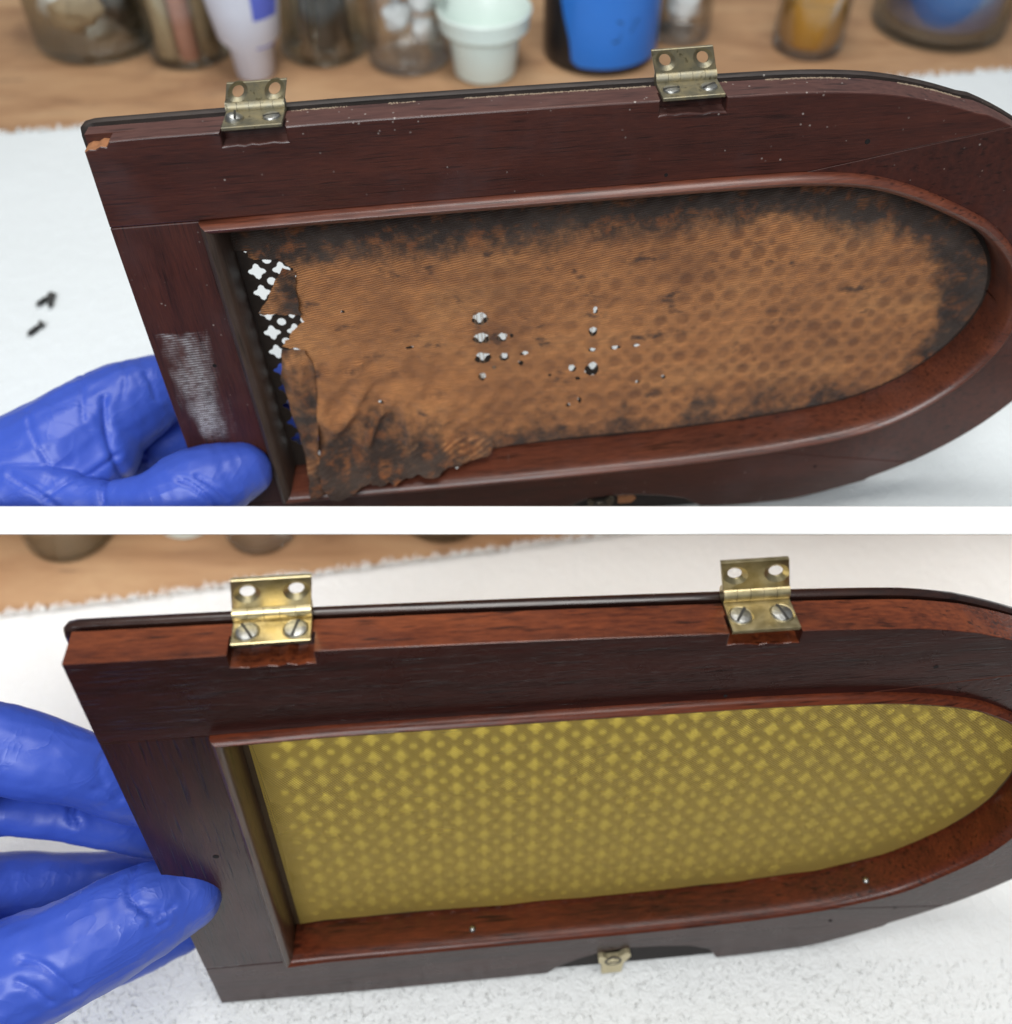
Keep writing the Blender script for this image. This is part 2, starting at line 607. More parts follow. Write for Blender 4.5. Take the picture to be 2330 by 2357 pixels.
def cloth_new_mat():
    """Sheer gold cloth: the fret behind shows through between the threads."""
    t = NT("gold_grille_cloth")
    wv = t.wave(t.mapping(rot=(0, 0.62, 0)), 400, 0.25, 1, 20, 'Z')
    wx = t.wave(t.mapping(rot=(0, -0.75, 0)), 360, 0.25, 1, 20, 'Z')
    n = t.noise(t.mapping(), 700, 2)
    thread = t.math('ADD', t.math('MULTIPLY', wv, 0.6), t.math('MULTIPLY', wx, 0.4))
    col = t.mix(t.smooth(thread, 0.3, 0.75), (0.46, 0.295, 0.045), (0.93, 0.655, 0.125))
    col = t.mix(t.math('MULTIPLY', n, 0.25), col, (0.62, 0.50, 0.2))
    t.p(color=col, rough=0.46, metal=0.25, spec=0.5, sheen=0.1, normal=t.bump(thread, 0.4, 0.0003))
    tr0 = t.n.new("ShaderNodeBsdfTransparent")
    tr0.inputs[0].default_value = (0.98, 0.80, 0.11, 1)
    rf = t.n.new("ShaderNodeBsdfRefraction")
    rf.inputs["Color"].default_value = (0.98, 0.80, 0.11, 1)
    rf.inputs["IOR"].default_value = 1.20
    rf.inputs["Roughness"].default_value = 0.52
    tr = t.n.new("ShaderNodeMixShader")
    tr.inputs[0].default_value = 0.74
    t.l.new(tr0.outputs[0], tr.inputs[1])
    t.l.new(rf.outputs[0], tr.inputs[2])
    mx = t.n.new("ShaderNodeMixShader")
    f = t.math('MULTIPLY_ADD', t.smooth(thread, 0.25, 0.8), -0.26, 0.66)
    t.l.new(f, mx.inputs[0])
    t.l.new(t.bsdf.outputs[0], mx.inputs[1])
    t.l.new(tr.outputs[0], mx.inputs[2])
    t.l.new(mx.outputs[0], t.out.inputs[0])
    return t.m


def nitrile():
    t = NT("blue_nitrile")
    n = t.noise(t.mapping(), 38, 5, 0.6)
    f = t.noise(t.mapping(), 1100, 2, 0.6)
    col = t.mix(n, (0.038, 0.080, 0.43), (0.052, 0.108, 0.54))
    sm = t.noise(t.mapping(scale=(60, 60, 60), loc=(3, 8, 1)), 1, 5, 0.7)
    col = t.mix(t.math('MULTIPLY', t.smooth(sm, 0.62, 0.78), 0.25), col, (0.16, 0.22, 0.50))

    def ridge(scale, loc, power, dist):
        q = t.noise(t.mapping(scale=scale, loc=loc), 1.0, 2, 0.5, dist)
        return t.math('POWER', t.math('SUBTRACT', 1.0, t.math('ABSOLUTE', t.math('MULTIPLY_ADD', q, 4.0, -2.0))), power, None, True)
    r1 = ridge((34, 34, 70), (1, 2, 3), 7.0, 0.8)
    r2 = ridge((75, 60, 120), (4, 1, 6), 6.0, 1.2)
    msk = t.smooth(t.noise(t.mapping(loc=(2, 2, 9)), 26, 2), 0.42, 0.62)
    h = t.math('ADD', t.math('MULTIPLY', r1, 0.5), t.math('MULTIPLY', t.math('MULTIPLY', r2, msk), 0.55))
    h = t.math('ADD', h, t.math('MULTIPLY', f, 0.10))
    t.p(color=col, rough=t.math('MULTIPLY_ADD', n, 0.16, 0.32), spec=0.45, sss=0.06, normal=t.bump(h, 0.20, 0.0010))
    t.bsdf.inputs["Subsurface Radius"].default_value = (0.001, 0.002, 0.004)
    return t.m


M = {}
M['bench'] = bench_mat()
M['towel_u'] = towel_mat("white_terry_cool", (0.78, 0.82, 0.83))
M['towel_l'] = towel_mat("white_terry", (0.84, 0.845, 0.83))
M['white'] = plain("white_paint", (0.86, 0.86, 0.85), 0.45, var=0.02, scale=60, bump=0.08)
M['floor'] = plain("dark_floor", (0.03, 0.028, 0.026), 0.8)
M['glove'] = nitrile()
M['steel'] = plain("screw_steel", (0.42, 0.42, 0.40), 0.38, 1.0, var=0.5, scale=900, bump=0.4)
M['dark_steel'] = plain("rusty_steel", (0.06, 0.058, 0.055), 0.5, 0.6, var=0.4, scale=900)
M['thread'] = plain("bare_thread", (0.30, 0.20, 0.13), 0.8)
M['recess_shade'] = plain("recess_shade_dark", (0.012, 0.008, 0.007), 0.75, var=0.5, scale=200, bump=0.4)  # near-black colour that paints the shade inside the catch scoop
M['hole'] = plain("dark_hole", (0.006, 0.004, 0.004), 0.9)

# ------------------------------------------------------------------ setting: two-tier bench
Z_SHELF = 0.124
rise = 0.005


def box(x0, x1, y0, y1, z0, z1):
    V = [(x, y, z) for z in (z0, z1) for y in (y0, y1) for x in (x0, x1)]
    F = [(0, 2, 3, 1), (4, 5, 7, 6), (0, 1, 5, 4), (2, 6, 7, 3), (0, 4, 6, 2), (1, 3, 7, 5)]
    return V, F


o = link_mesh("floor", *box(-3, 3, -3, 3, -0.82, -0.80), M['floor'])
tag(o, kind='structure')
bench = empty("workbench", Matrix.Translation((0, 0.4, -0.04)))
tag(bench, "worn orange-brown wooden workbench top carrying both white towels and the row of jars", "workbench", kind='structure')


def bench_part(name, V, F, mat, bev=0.0006):
    V = [(v[0], v[1] - 0.4, v[2] + 0.04) for v in V]
    q = link_mesh(name, V, F, mat, bench)
    bevel(q, bev)
    return q


bench_part("bench_top", *box(-0.9, 0.9, -0.012, 0.76, -0.04, 0.0), M['bench'])
bench_part("shelf_board", *box(-0.75, 0.75, 0.2985, 1.25, 0.1135, Z_SHELF), M['bench'], 0.0003)
bench_part("back_panel", *box(-0.75, 0.75, 0.742, 0.758, 0.0005, 0.113), M['bench'])
RY0 = 0.2375
rz_top = 0.1975
RC = [(0.2355, CAM_Z - 1.2478 * 0.2355), (0.2438, CAM_Z - 1.1785 * 0.2438), (0.2475, 0.1945), (0.2410, 0.1865)]      # slanted front face, turned to the lamps so it shows one even white
V = [(x, c[0], c[1]) for x in (-0.40, 0.40) for c in RC]
o = bench_part("added_gutter_rail", V, [(0, 1, 2, 3), (7, 6, 5, 4)] + [(i, i + 4, (i + 1) % 4 + 4, (i + 1) % 4) for i in range(4)], M['white'], 0.0004)  # added rail, stands in for the white gutter and hides the door's lower edge
fix_normals(o)
o['label'] = "plain white painted rail added along the front of the raised shelf to stand in for the white gutter"
for s in (-1, 1):
    bench_part("rail_bracket", *box(min(s * 0.40, s * 0.408), max(s * 0.40, s * 0.408), RY0, 0.40, 0.085, rz_top), M['white'])
    bench_part("shelf_leg", *box(min(s * 0.66, s * 0.70), max(s * 0.66, s * 0.70), 0.36, 0.40, 0.0005, 0.113), M['bench'])


# ------------------------------------------------------------------ towels


def fbm(x, y, z=0.0, o=3):
    return noise.fractal(Vector((x, y, z)), 1.0, 2.0, o)


def towel(name, quad, z, thick, mat, step, fine_box=None, loop=0.0012, label="", wrinkle=0.0015, seed=0, contact=None):
    """A terry towel: gridded cloth with loop-pile relief, soft wrinkles and a turned edge."""
    A, B, C, D = [np.array(q, float) for q in quad]       # front-left, front-right, back-right, back-left
    nu = int(np.hypot(*(B - A)) / step)
    nv = int(np.hypot(*(D - A)) / step)
    u = np.linspace(0, 1, nu + 1)
    v = np.linspace(0, 1, nv + 1)
    U, Vv = np.meshgrid(u, v)
    P = (A[None, None] * ((1 - U) * (1 - Vv))[..., None] + B[None, None] * (U * (1 - Vv))[..., None]
         + C[None, None] * (U * Vv)[..., None] + D[None, None] * ((1 - U) * Vv)[..., None])
    X, Y = P[..., 0].copy(), P[..., 1].copy()
    # value-noise built in numpy, several octaves
    def vn(x, y, s, sd):
        xs, ys = x / s + sd * 17.3, y / s + sd * 5.1
        xi, yi = np.floor(xs).astype(int), np.floor(ys).astype(int)
        fx, fy = xs - xi, ys - yi
        fx, fy = fx * fx * (3 - 2 * fx), fy * fy * (3 - 2 * fy)

        def hsh(a, b):
            h = (a * 374761393 + b * 668265263 + sd * 1442695) & 0x7fffffff
            h = ((h ^ (h >> 13)) * 1274126177) & 0x7fffffff
            return ((h ^ (h >> 16)) & 0xffff) / 65535.0
        return (hsh(xi, yi) * (1 - fx) * (1 - fy) + hsh(xi + 1, yi) * fx * (1 - fy)
                + hsh(xi, yi + 1) * (1 - fx) * fy + hsh(xi + 1, yi + 1) * fx * fy)
    wr = (vn(X, Y, 0.09, 3 + seed) - 0.5) * 2 * wrinkle + (vn(X, Y, 0.03, 5 + seed) - 0.5) * wrinkle * 0.8
    lp = (vn(X, Y, 0.0042, 7 + seed) * 0.55 + vn(X, Y, 0.0021, 11 + seed) * 0.55 - 0.55) * 2 * loop
    edge = np.minimum(np.minimum(U * nu, (1 - U) * nu), np.minimum(Vv * nv, (1 - Vv) * nv)) * step
    drop = thick * (1 - np.clip(edge / (thick * 1.1), 0, 1)) ** 2
    Z = z + wr + lp - drop
    if contact is not None:
        Z = contact(X, Y, Z)
    X += (vn(X, Y, 0.003, 21 + seed) - 0.5) * loop * 1.2
    Y += (vn(X, Y, 0.003, 23 + seed) - 0.5) * loop * 1.2
    V = np.stack([X.ravel(), Y.ravel(), Z.ravel()], 1)
    idx = np.arange((nu + 1) * (nv + 1)).reshape(nv + 1, nu + 1)
    F = np.stack([idx[:-1, :-1].ravel(), idx[:-1, 1:].ravel(), idx[1:, 1:].ravel(), idx[1:, :-1].ravel()], 1)
    me = bpy.data.meshes.new(name)
    me.vertices.add(len(V))
    me.vertices.foreach_set("co", V.ravel())
    me.loops.add(F.size)
    me.polygons.add(len(F))
    me.loops.foreach_set("vertex_index", F.ravel().astype(np.int32))
    me.polygons.foreach_set("loop_start", np.arange(0, F.size, 4, dtype=np.int32))
    me.polygons.foreach_set("loop_total", np.full(len(F), 4, dtype=np.int32))
    me.polygons.foreach_set("use_smooth", np.ones(len(F), bool))
    me.update()
    me.validate()
    me.materials.append(mat)
    ob = bpy.data.objects.new(name, me)
    COL.objects.link(ob)
    tag(ob, label, "towel", "white terry towels spread on the workbench")
    return ob, (X, Y, Z)


def tufts(parent, name, spots, mat, length, width, seed):
    """Short curled terry loops standing on the towel, joined into one part."""
    g = np.random.default_rng(seed)
    n = len(spots)
    ang = g.uniform(0, 2 * math.pi, n)
    ln = length * g.uniform(0.6, 1.3, n)
    lean = g.uniform(0.3, 1.2, n)
    dx, dy = np.cos(ang), np.sin(ang)
    V = np.zeros((n, 7, 3))
    ts = [0, 0.4, 0.75]
    for k, tt in enumerate(ts):
        w = width * (1 - 0.3 * tt)
        px = spots[:, 0] + dx * lean * ln * tt * tt
        py = spots[:, 1] + dy * lean * ln * tt * tt
        pz = spots[:, 2] + ln * (tt - 0.25 * tt * tt * lean)
        V[:, 2 * k, 0], V[:, 2 * k, 1], V[:, 2 * k, 2] = px - dy * w, py + dx * w, pz
        V[:, 2 * k + 1, 0], V[:, 2 * k + 1, 1], V[:, 2 * k + 1, 2] = px + dy * w, py - dx * w, pz
    V[:, 6, 0] = spots[:, 0] + dx * lean * ln
    V[:, 6, 1] = spots[:, 1] + dy * lean * ln
    V[:, 6, 2] = spots[:, 2] + ln * (1 - 0.35 * lean)
    base = (np.arange(n) * 7)[:, None]
    T = np.concatenate([base + np.array(q)[None] for q in ((0, 1, 3), (0, 3, 2), (2, 3, 5), (2, 5, 4), (4, 5, 6))])
    me = bpy.data.meshes.new(name)
    me.vertices.add(n * 7)
    me.vertices.foreach_set("co", V.reshape(-1))
    me.loops.add(T.size)
    me.polygons.add(len(T))
    me.loops.foreach_set("vertex_index", T.ravel().astype(np.int32))
    me.polygons.foreach_set("loop_start", np.arange(0, T.size, 3, dtype=np.int32))
    me.polygons.foreach_set("loop_total", np.full(len(T), 3, dtype=np.int32))
    me.update()
    me.materials.append(mat)
    ob = bpy.data.objects.new(name, me)
    COL.objects.link(ob)
    ob.parent = parent
    ob['kind'] = 'stuff'
    return ob


ZU = CAM_Z - 0.3575          # top of the shelf towel
ZL = CAM_Z - 0.4790          # top of the bench towel


def sample_spots(grid, n, seed, y0=-9, y1=9, x0=-9, x1=9):
    X, Y, Z = grid
    g = np.random.default_rng(seed)
    i = g.integers(0, X.shape[0] - 1, n * 2)
    j = g.integers(0, X.shape[1] - 1, n * 2)
    s = np.stack([X[i, j], Y[i, j], Z[i, j] - 0.0003], 1)
    s[:, :2] += g.uniform(-0.0006, 0.0006, (len(s), 2))
    k = (s[:, 1] > y0) & (s[:, 1] < y1) & (s[:, 0] > x0) & (s[:, 0] < x1)
    return s[k][:n]


# shelf towel: back edge slants from left to right, as seen behind the brown door
tu, gu = towel("towel", [(-0.60, 0.301), (0.60, 0.301), (0.60, 0.759), (-0.60, 0.611)], ZU, ZU - Z_SHELF, M['towel_u'], 0.0022,
               loop=0.0004, label="white towel on the raised shelf under the old brown-clothed door", wrinkle=0.0007, seed=1)
# bench towel: under the restored door; its back edge slants
tl, gl = towel("towel", [(-0.40, 0.005), (0.46, 0.005), (0.46, 0.452), (-0.40, 0.309)], ZL, 0.006, M['towel_l'], 0.0011,
               loop=0.00034, label="white terry towel on the lower bench under the door with yellow cloth", wrinkle=0.0012, seed=2)
tufts(tl, "loop_pile", sample_spots(gl, 16000, 5, y0=0.098, y1=0.136, x0=-0.20, x1=0.30), M['towel_l'], 0.0030, 0.00022, 3)
X, Y, Z = gl
bk = np.array([(X[-1 - k, j], Y[-1 - k, j], Z[-1 - k, j] - 0.0005) for k in range(4) for j in range(0, X.shape[1] - 1, 1)])
tufts(tl, "edge_fringe", bk, M['towel_l'], 0.005, 0.0004, 4)
X, Y, Z = gu
sp = sample_spots(gu, 3000, 15, y0=0.295, y1=0.320, x0=0.02, x1=0.20)
tufts(tu, "loop_pile", sp, M['towel_u'], 0.0018, 0.0004, 6)
bk = np.array([(X[-1 - k, j], Y[-1 - k, j], Z[-1 - k, j] - 0.0005) for k in range(3) for j in range(0, X.shape[1] - 1, 1)])
tufts(tu, "edge_fringe", bk, M['towel_u'], 0.004, 0.0006, 8)

# ------------------------------------------------------------------ the two arched doors


def arch(a, L, h, t0, t1, n):
    return [(a + (L - a) * math.cos(t), 0.5 - h * math.sin(t)) for t in np.linspace(t0, t1, n)]


HP = math.pi / 2


def screw_head(r, h):
    """Slotted domed screw head: a lathe cap with a slot cut across."""
    V, F = lathe([(0.0001, h), (r * 0.55, h * 0.96), (r * 0.9, h * 0.6), (r, 0.0), (r, -h)], 20)
    s = link_tmp = None
    a, b = r * 0.93, r * 0.13
    V2, F2 = box(-a, a, -b, b, h * 0.55, h * 1.02)
    return V, F, V2, F2


def make_hinge(root, P, mats, xl, xr, zf, zb, ytop, yhinge, up_len, label, skew, lift=False):
    """Butt hinge: lower leaf let into the door edge, knuckles, upper leaf standing free."""
    leaf_m, screw_m, slot_m = mats
    h = link_mesh("hinge", [], [], None, root)
    h['label'] = label
    w = xr - xl
    th = 0.0062
    # knuckles are the hinge's own mesh
    rk = 0.0125
    parts = []
    nk = 5
    for k in range(nk):
        x0, x1 = xl + w * k / nk + 0.0003, xl + w * (k + 1) / nk - 0.0003
        rr = rk * (1.0 if k % 2 == 0 else 0.985)
        n = 20
        V, F = [], []
        for xx, q in ((x0, 1), (x0 + (x1 - x0) / 3, 1), (x1 - (x1 - x0) / 3, 1), (x1, 1)):
            for i in range(n):
                a = 2 * math.pi * i / n
                V.append(P(xx, yhinge + rr * q * math.sin(a), zb + rr * q * math.cos(a)))
        for s in range(3):
            for i in range(n):
                j = (i + 1) % n
                F.append((s * n + i, s * n + j, (s + 1) * n + j, (s + 1) * n + i))
        F += [tuple(range(n)), tuple(range(4 * n - 1, 3 * n - 1, -1))]
        parts.append((V, F))
    V, F = merge(*parts)
    me = h.data
    me.from_pydata([tuple(v) for v in V], [], F)
    me.materials.append(leaf_m)
    me.polygons.foreach_set("use_smooth", [True] * len(me.polygons))
    me.set_sharp_from_angle(angle=R(40))
    # leaves: (u across, v away from the pin) with two screw holes each
    hole_r, sink_r = 0.0100, 0.0175

    def ring(cu, cv, r, n=24, asp=1.0):
        return [(cu + r * math.cos(2 * math.pi * i / n), cv + asp * r * math.sin(2 * math.pi * i / n)) for i in range(n)]

    def leaf(kind, length, Tl, holes):
        outline = [(xl, 0.0), (xr, 0.0), (xr, length), (xl, length)]
        asp = 1.0
        cut = [ring(c[0], c[1], sink_r, asp=asp) for c in holes]
        v, f = tri_area(outline, cut)
        V, F = plate(v, f, 0.0, th, Tl)
        parts = [(V, F)]
        for c in holes:                 # countersunk cone down to the through hole
            a, b = ring(*c, sink_r, asp=asp), ring(*c, hole_r, asp=asp)
            d = ring(*c, hole_r, asp=asp)
            n = len(a)
            V = [Tl(*q, 0.0) for q in a] + [Tl(*q, th * 0.7) for q in b] + [Tl(*q, th) for q in d] + [Tl(*q, th) for q in a]
            F = []
            for s in range(3):
                F += [(s * n + i, s * n + (i + 1) % n, (s + 1) * n + (i + 1) % n, (s + 1) * n + i) for i in range(n)]
            parts.append((V, F))
        V, F = merge(*parts)
        q = link_mesh("hinge_leaf", V, F, leaf_m, h)
        fix_normals(q)
        bevel(q, 0.00018, 1)
        return q
    # upper leaf stands up along the door's own height; its front side faces the viewer
    hv = up_len * 0.56
    leaf("up", up_len, lambda u, v, t: P(u + skew * v / up_len, yhinge - rk * 0.6 - v, zb - rk * 0.35 + t), [(xl + w * 0.20, hv), (xl + w * 0.81, hv)])
    # lower leaf lies on the edge of the door
    ll = zb - zf - rk * 0.7
    lq = ytop - 0.0035
    scr = [(xl + w * 0.19, ll * 0.52), (xl + w * 0.80, ll * 0.52)]
    leaf("low", ll, lambda u, v, t: P(u, lq - th * 0.5 + t, zb - rk * 0.7 - v), scr)
    for i, c in enumerate(scr):
        r0 = 0.0155
        o3 = P(c[0], lq - th * 0.5, zb - rk * 0.7 - c[1])
        H = P(1, 0, 0)[0] - P(0, 0, 0)[0]
        V, F, V2, F2 = screw_head(r0 * H, 0.0042 * H * (2.4 if (lift and i == 0) else 1.0))
        rot = Matrix.Rotation(rnd.uniform(0, 3.1), 4, 'Z') @ Matrix.Rotation(0.25 if (lift and i == 0) else 0.04, 4, 'X')
        s = link_mesh("screw", [tuple(Vector(o3) + rot @ Vector(v)) for v in V], F, screw_m, h, 40)
        nv = len(s.data.vertices)
        bm = bmesh.new()
        bm.from_mesh(s.data)
        vs = [bm.verts.new(tuple(Vector(o3) + rot @ Vector(v))) for v in V2]
        for q in F2:
            fc = bm.faces.new([vs[k] for k in q])
            fc.material_index = 1
        bm.to_mesh(s.data)
        bm.free()
        s.data.materials.append(slot_m)
    return h


def make_door(cfg):
    H = cfg['H']
    ax, ay, az = [Vector(v) for v in cfg['axes']]       # door x, door y (down), door z (away)
    ax.normalize()
    az = (az - ax * az.dot(ax)).normalized()
    up = -(ay)
    up = az.cross(ax) * -1
    if up.z < 0:
        up = -up
    O = Vector(cfg['O'])
    base = O + ax * (0.9 * H) - up * H                   # middle of the lower long edge
    Mw = Matrix(((ax.x, az.x, up.x, base.x), (ax.y, az.y, up.y, base.y), (ax.z, az.z, up.z, base.z), (0, 0, 0, 1)))
    root = empty("arched_door", Mw)
    tag(root, cfg['label'], "cabinet door", "arched wooden doors shown before and after repair")

    def P(x, y, z):
        return ((x - 0.9) * H, z * H, (1 - y) * H)

    t1, g1, l0, l1, gd = cfg['t1'], cfg['g1'], cfg['l0'], cfg['l1'], 0.022
    top, bot = cfg['top'], cfg['bot']           # outer polylines left to right, both ending at the tip
    itop, ibot = cfg['itop'], cfg['ibot']
    tip, itip = top[-1], itop[-1]
    mr, ms, ma = cfg['mat_rail'], cfg['mat_stile'], cfg['mat_arch']
    # ---- frame pieces
    xs_o, xs_i = cfg['scarf']                    # scarf joint from the opening to the outside
    g = 0.0004

    def cut(pl, x, keep_left=True):
        pl = [tuple(p) for p in pl]
        out = []
        for i, p in enumerate(pl):
            if (p[0] <= x) == keep_left:
                out.append(p)
            if i + 1 < len(pl) and (pl[i][0] <= x) != (pl[i + 1][0] <= x) :
                a, b = pl[i], pl[i + 1]
                tt = (x - a[0]) / (b[0] - a[0])
                out.append((x, a[1] + (b[1] - a[1]) * tt))
        return out

    def y_at(pl, x):
        for a, b in zip(pl, pl[1:]):
            if a[0] <= x <= b[0]:
                return a[1] + (b[1] - a[1]) * (x - a[0]) / (b[0] - a[0] + 1e-12)
        return pl[-1][1]

    def notched(topl, notches, depth):
        """Cut notches into the top polyline: list of (x0, x1)."""
        pl = [tuple(p) for p in topl]
        for x0, x1, dp in notches:
            y0, y1 = y_at(pl, x0), y_at(pl, x1)
            left = [p for p in pl if p[0] < x0]
            right = [p for p in pl if p[0] > x1]
            mid = []
            k = 9
            for i in range(k + 1):
                tt = i / k
                jit = 0.0022 * rnd.uniform(-1, 1) if depth > 0.012 and 0 < i < k else 0
                mid.append((x0 + (x1 - x0) * tt, y0 + (y1 - y0) * tt + dp + jit))
            pl = left + [(x0, y0)] + mid + [(x1, y1)] + right
        return pl
    ixl_t, ixl_b = itop[0], ibot[0]
    zn = 0.034
    front_top = notched(cut(top, xs_o), [(a - 0.004, b + 0.004, cfg['notch_depth']) for a, b in cfg['hinges']], 0.03)
    rear_top = notched(cut(top, xs_o), [(a - 0.001, b + 0.001, 0.0035) for a, b in cfg['hinges']], 0.0)
    inner_top = cut(itop, xs_i)
    below = [(0.0 + cfg['lx'](ixl_t[1]), ixl_t[1] - g)] + [(p[0], p[1] - g if i == 0 else p[1]) for i, p in enumerate(inner_top)]
    if cfg.get('chip'):
        front_top = [(0.0005, front_top[0][1] + 0.016), (0.010, front_top[0][1] + 0.012), (0.020, front_top[0][1] + 0.013), (0.030, front_top[0][1] + 0.008), (0.040, front_top[0][1] + 0.010), (0.047, front_top[0][1] + 0.001)] + [p for p in front_top if p[0] > 0.05]
    pf = prism(front_top + below[::-1], 0.0, zn, P)
    pr = prism(rear_top + below[::-1], zn, t1, P)
    rail = link_mesh("rail", *merge(pf, pr), mr, root)
    edge_slot(rail, cfg['mat_edge'])
    if cfg.get('chip'):
        rail.data.materials.append(cfg['mat_raw'])
        for p in rail.data.polygons:
            c = p.center
            if c.x < (0.047 - 0.9) * H and abs(p.normal.y) < 0.5 and p.normal.z > 0.2 and c.y < zn * H * 0.6:
                p.material_index = 2
    bevel_front(rail, 0.0005, t1)
    # lower rail with the scoop for the catch
    bl = cut(bot, xs_o)
    il = cut(ibot, xs_i)
    sc = cfg['scoop']
    blf = [p for p in bl if p[0] < sc[0][0]] + sc + [p for p in bl if p[0] > sc[-1][0]]
    yb = ixl_b[1]
    above = [(cfg['lx'](yb), yb + g)] + [(p[0], p[1] + g if i == 0 else p[1]) for i, p in enumerate(il)]
    pf = prism(above + blf[::-1], 0.0, 0.026, P)
    pr = prism(above + bl[::-1], 0.026, t1, P)
    rail2 = link_mesh("rail", *merge(pf, pr), mr, root)
    bevel_front(rail2, 0.0005, t1)
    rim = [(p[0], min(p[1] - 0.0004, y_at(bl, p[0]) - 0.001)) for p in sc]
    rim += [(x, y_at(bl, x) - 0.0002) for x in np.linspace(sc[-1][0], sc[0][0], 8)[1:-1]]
    link_mesh("catch_recess_shade", *prism(rim, 0.0095, 0.0255, P), M['recess_shade'], root)  # dark plate filling the scoop, stands in for the shade there
    # stile across the square end
    st = [(cfg['lx'](ixl_t[1] + g), ixl_t[1] + g), (ixl_t[0], ixl_t[1] + g), (ixl_b[0], ixl_b[1] - g), (cfg['lx'](ixl_b[1] - g), ixl_b[1] - g)]
    n = 10
    lefts = [(cfg['lx'](y), y) for y in np.linspace(ixl_b[1] - g, ixl_t[1] + g, n)][1:-1]
    stile = link_mesh("stile", *prism(st + lefts, 0.0, t1, P), ms, root)
    bevel(stile, 0.0005)
    # arched end piece
    ot, ob_ = cut(top, xs_o, False), cut(bot, xs_o, False)
    it, ib = cut(itop, xs_i, False), cut(ibot, xs_i, False)
    sh = 0.0006
    ring = [(p[0] + sh, p[1]) if i == 0 else p for i, p in enumerate(ot)] + ob_[::-1][1:-1] + [(ob_[0][0] + sh, ob_[0][1])] \
        + [(ib[0][0] + sh, ib[0][1])] + ib[1:] + it[::-1][1:-1] + [(it[0][0] + sh, it[0][1])]
    archp = link_mesh("arch_piece", *prism(ring, 0.0, t1, P), ma, root, 30)
    edge_slot(archp, cfg['mat_edge'])
    bevel(archp, 0.0005)
    # ---- groove, then the bead that laps over the cabinet (closed loop sweep around the outside)
    loop = [tuple(p) for p in top] + [tuple(p) for p in bot[::-1][1:]]
    y0, yB = loop[0][1], loop[-1][1]
    loop += [(cfg['lx'](y), y) for y in np.linspace(yB, y0, 14)[1:-1]]
    # the lip's corners are rounded where the square end begins
    c0, c1 = loop[0], (cfg['lx'](yB), yB)
    loop = [(c0[0] + 0.030, y_at(top, c0[0] + 0.030))] + [p for p in loop[1:] if not (p[0] < 0.031 and p[1] < 0.2)] \
        + [(c0[0] + q[0], c0[1] + q[1]) for q in ((0.0, 0.024), (0.002, 0.011), (0.008, 0.003), (0.017, 0.0004))]
    nr = loop_normals(loop)
    ex = cfg['lip']
    lc = (l0 + l1) / 2
    lr = (l1 - l0) / 2
    prof = [(0.06, t1 + 0.0004), (gd, t1 + 0.0004), (gd, l0 - 0.002), (gd * 0.55, l0), (ex + lr * 0.4, l0), (ex + 0.1 * lr, lc - lr * 0.6), (ex, lc), (ex + 0.15 * lr, lc + lr * 0.7), (ex + lr * 0.5, l1), (0.06, l1)]
    # the bead stands further out at the square end
    V, F = [], []
    m = len(prof)
    for (px, py), nn in zip(loop, nr):
        left = cfg['lip_left'] * max(0.0, 1 - max(0.0, px) / 0.035)
        for s, z in prof:
            out = left * max(0.0, 1 - s / 0.05) * (1 if z > t1 + 0.001 else 0)
            V.append(P(px + nn[0] * s - out, py + nn[1] * s, z))
    N = len(loop)
    for i in range(N):
        j = (i + 1) % N
        for k in range(m - 1):
            F.append((i * m + k, i * m + k + 1, j * m + k + 1, j * m + k))
    lipo = link_mesh("edge_bead", V, F, cfg['mat_lip'], root, 50)
    # ---- moulding round the opening: three lengths mitred at the square end
    iloop = [tuple(p) for p in itop] + [tuple(p) for p in ibot[::-1][1:]]
    inr = loop_normals(iloop)
    zc = cfg['zc']
    b = cfg['bead']
    mp = [(-0.0004, 0.004), (-0.0004, -b * 0.30), (b * 0.14, -b * 0.62), (b * 0.38, -b * 0.80), (b * 0.66, -b * 0.66), (b * 0.86, -b * 0.30), (b * 0.95, 0.004), (b * 1.0, 0.012), (b * 1.02, zc + 0.012), (b * 1.2, zc + 0.012)]
    k1 = len(itop) - 1
    for nm, idx in (("moulding", list(range(0, k1 + 1))), ("moulding", list(range(k1, len(iloop)))), ("moulding", [len(iloop) - 1, 0])):
        pts, ns = [iloop[i] for i in idx], [inr[i] for i in idx]
        if len(pts) == 2:
            a, c = np.array(pts[0]), np.array(pts[1])
            na, nc = np.array(ns[0]), np.array(ns[1])
            q = np.linspace(0, 1, 12)
            pts = [tuple(a + (c - a) * t) for t in q]
            ns = [tuple(na + (nc - na) * t) for t in q]
        mo = link_mesh(nm, *sweep(pts, ns, mp, P), cfg['mat_bead'] if len(idx) > 2 else cfg['mat_bead_end'], root, 45)
        fix_normals(mo)
    # ---- fretwork panel with quatrefoil and round holes, behind the cloth
    px_, py_, ox, oy = cfg['lat']
    fo = [(p[0] + n_[0] * b * 0.9, p[1] + n_[1] * b * 0.9) for p, n_ in zip(iloop, inr)]
    fin = [(p[0] + n_[0] * (b + 0.012), p[1] + n_[1] * (b + 0.012)) for p, n_ in zip(iloop, inr)]
    holes, centres = [], []
    i0, i1 = int((0.1 - ox) / px_) - 2, int((itip[0] - ox) / px_) + 2
    j0, j1 = int((0.1 - oy) / py_) - 3, int((0.9 - oy) / py_) + 3
    cand = []
    for i in range(i0, i1):
        for j in range(j0, j1):
            cand.append((ox + i * px_, oy + j * py_, True))
            cand.append((ox + (i + 0.5) * px_, oy + (j + 0.5) * py_, False))
    fina = np.array(fin)
    cx = np.array([c[0] for c in cand])
    cy = np.array([c[1] for c in cand])
    ok = in_poly(cx, cy, fina)
    dd = dist_poly(cx, cy, fina)
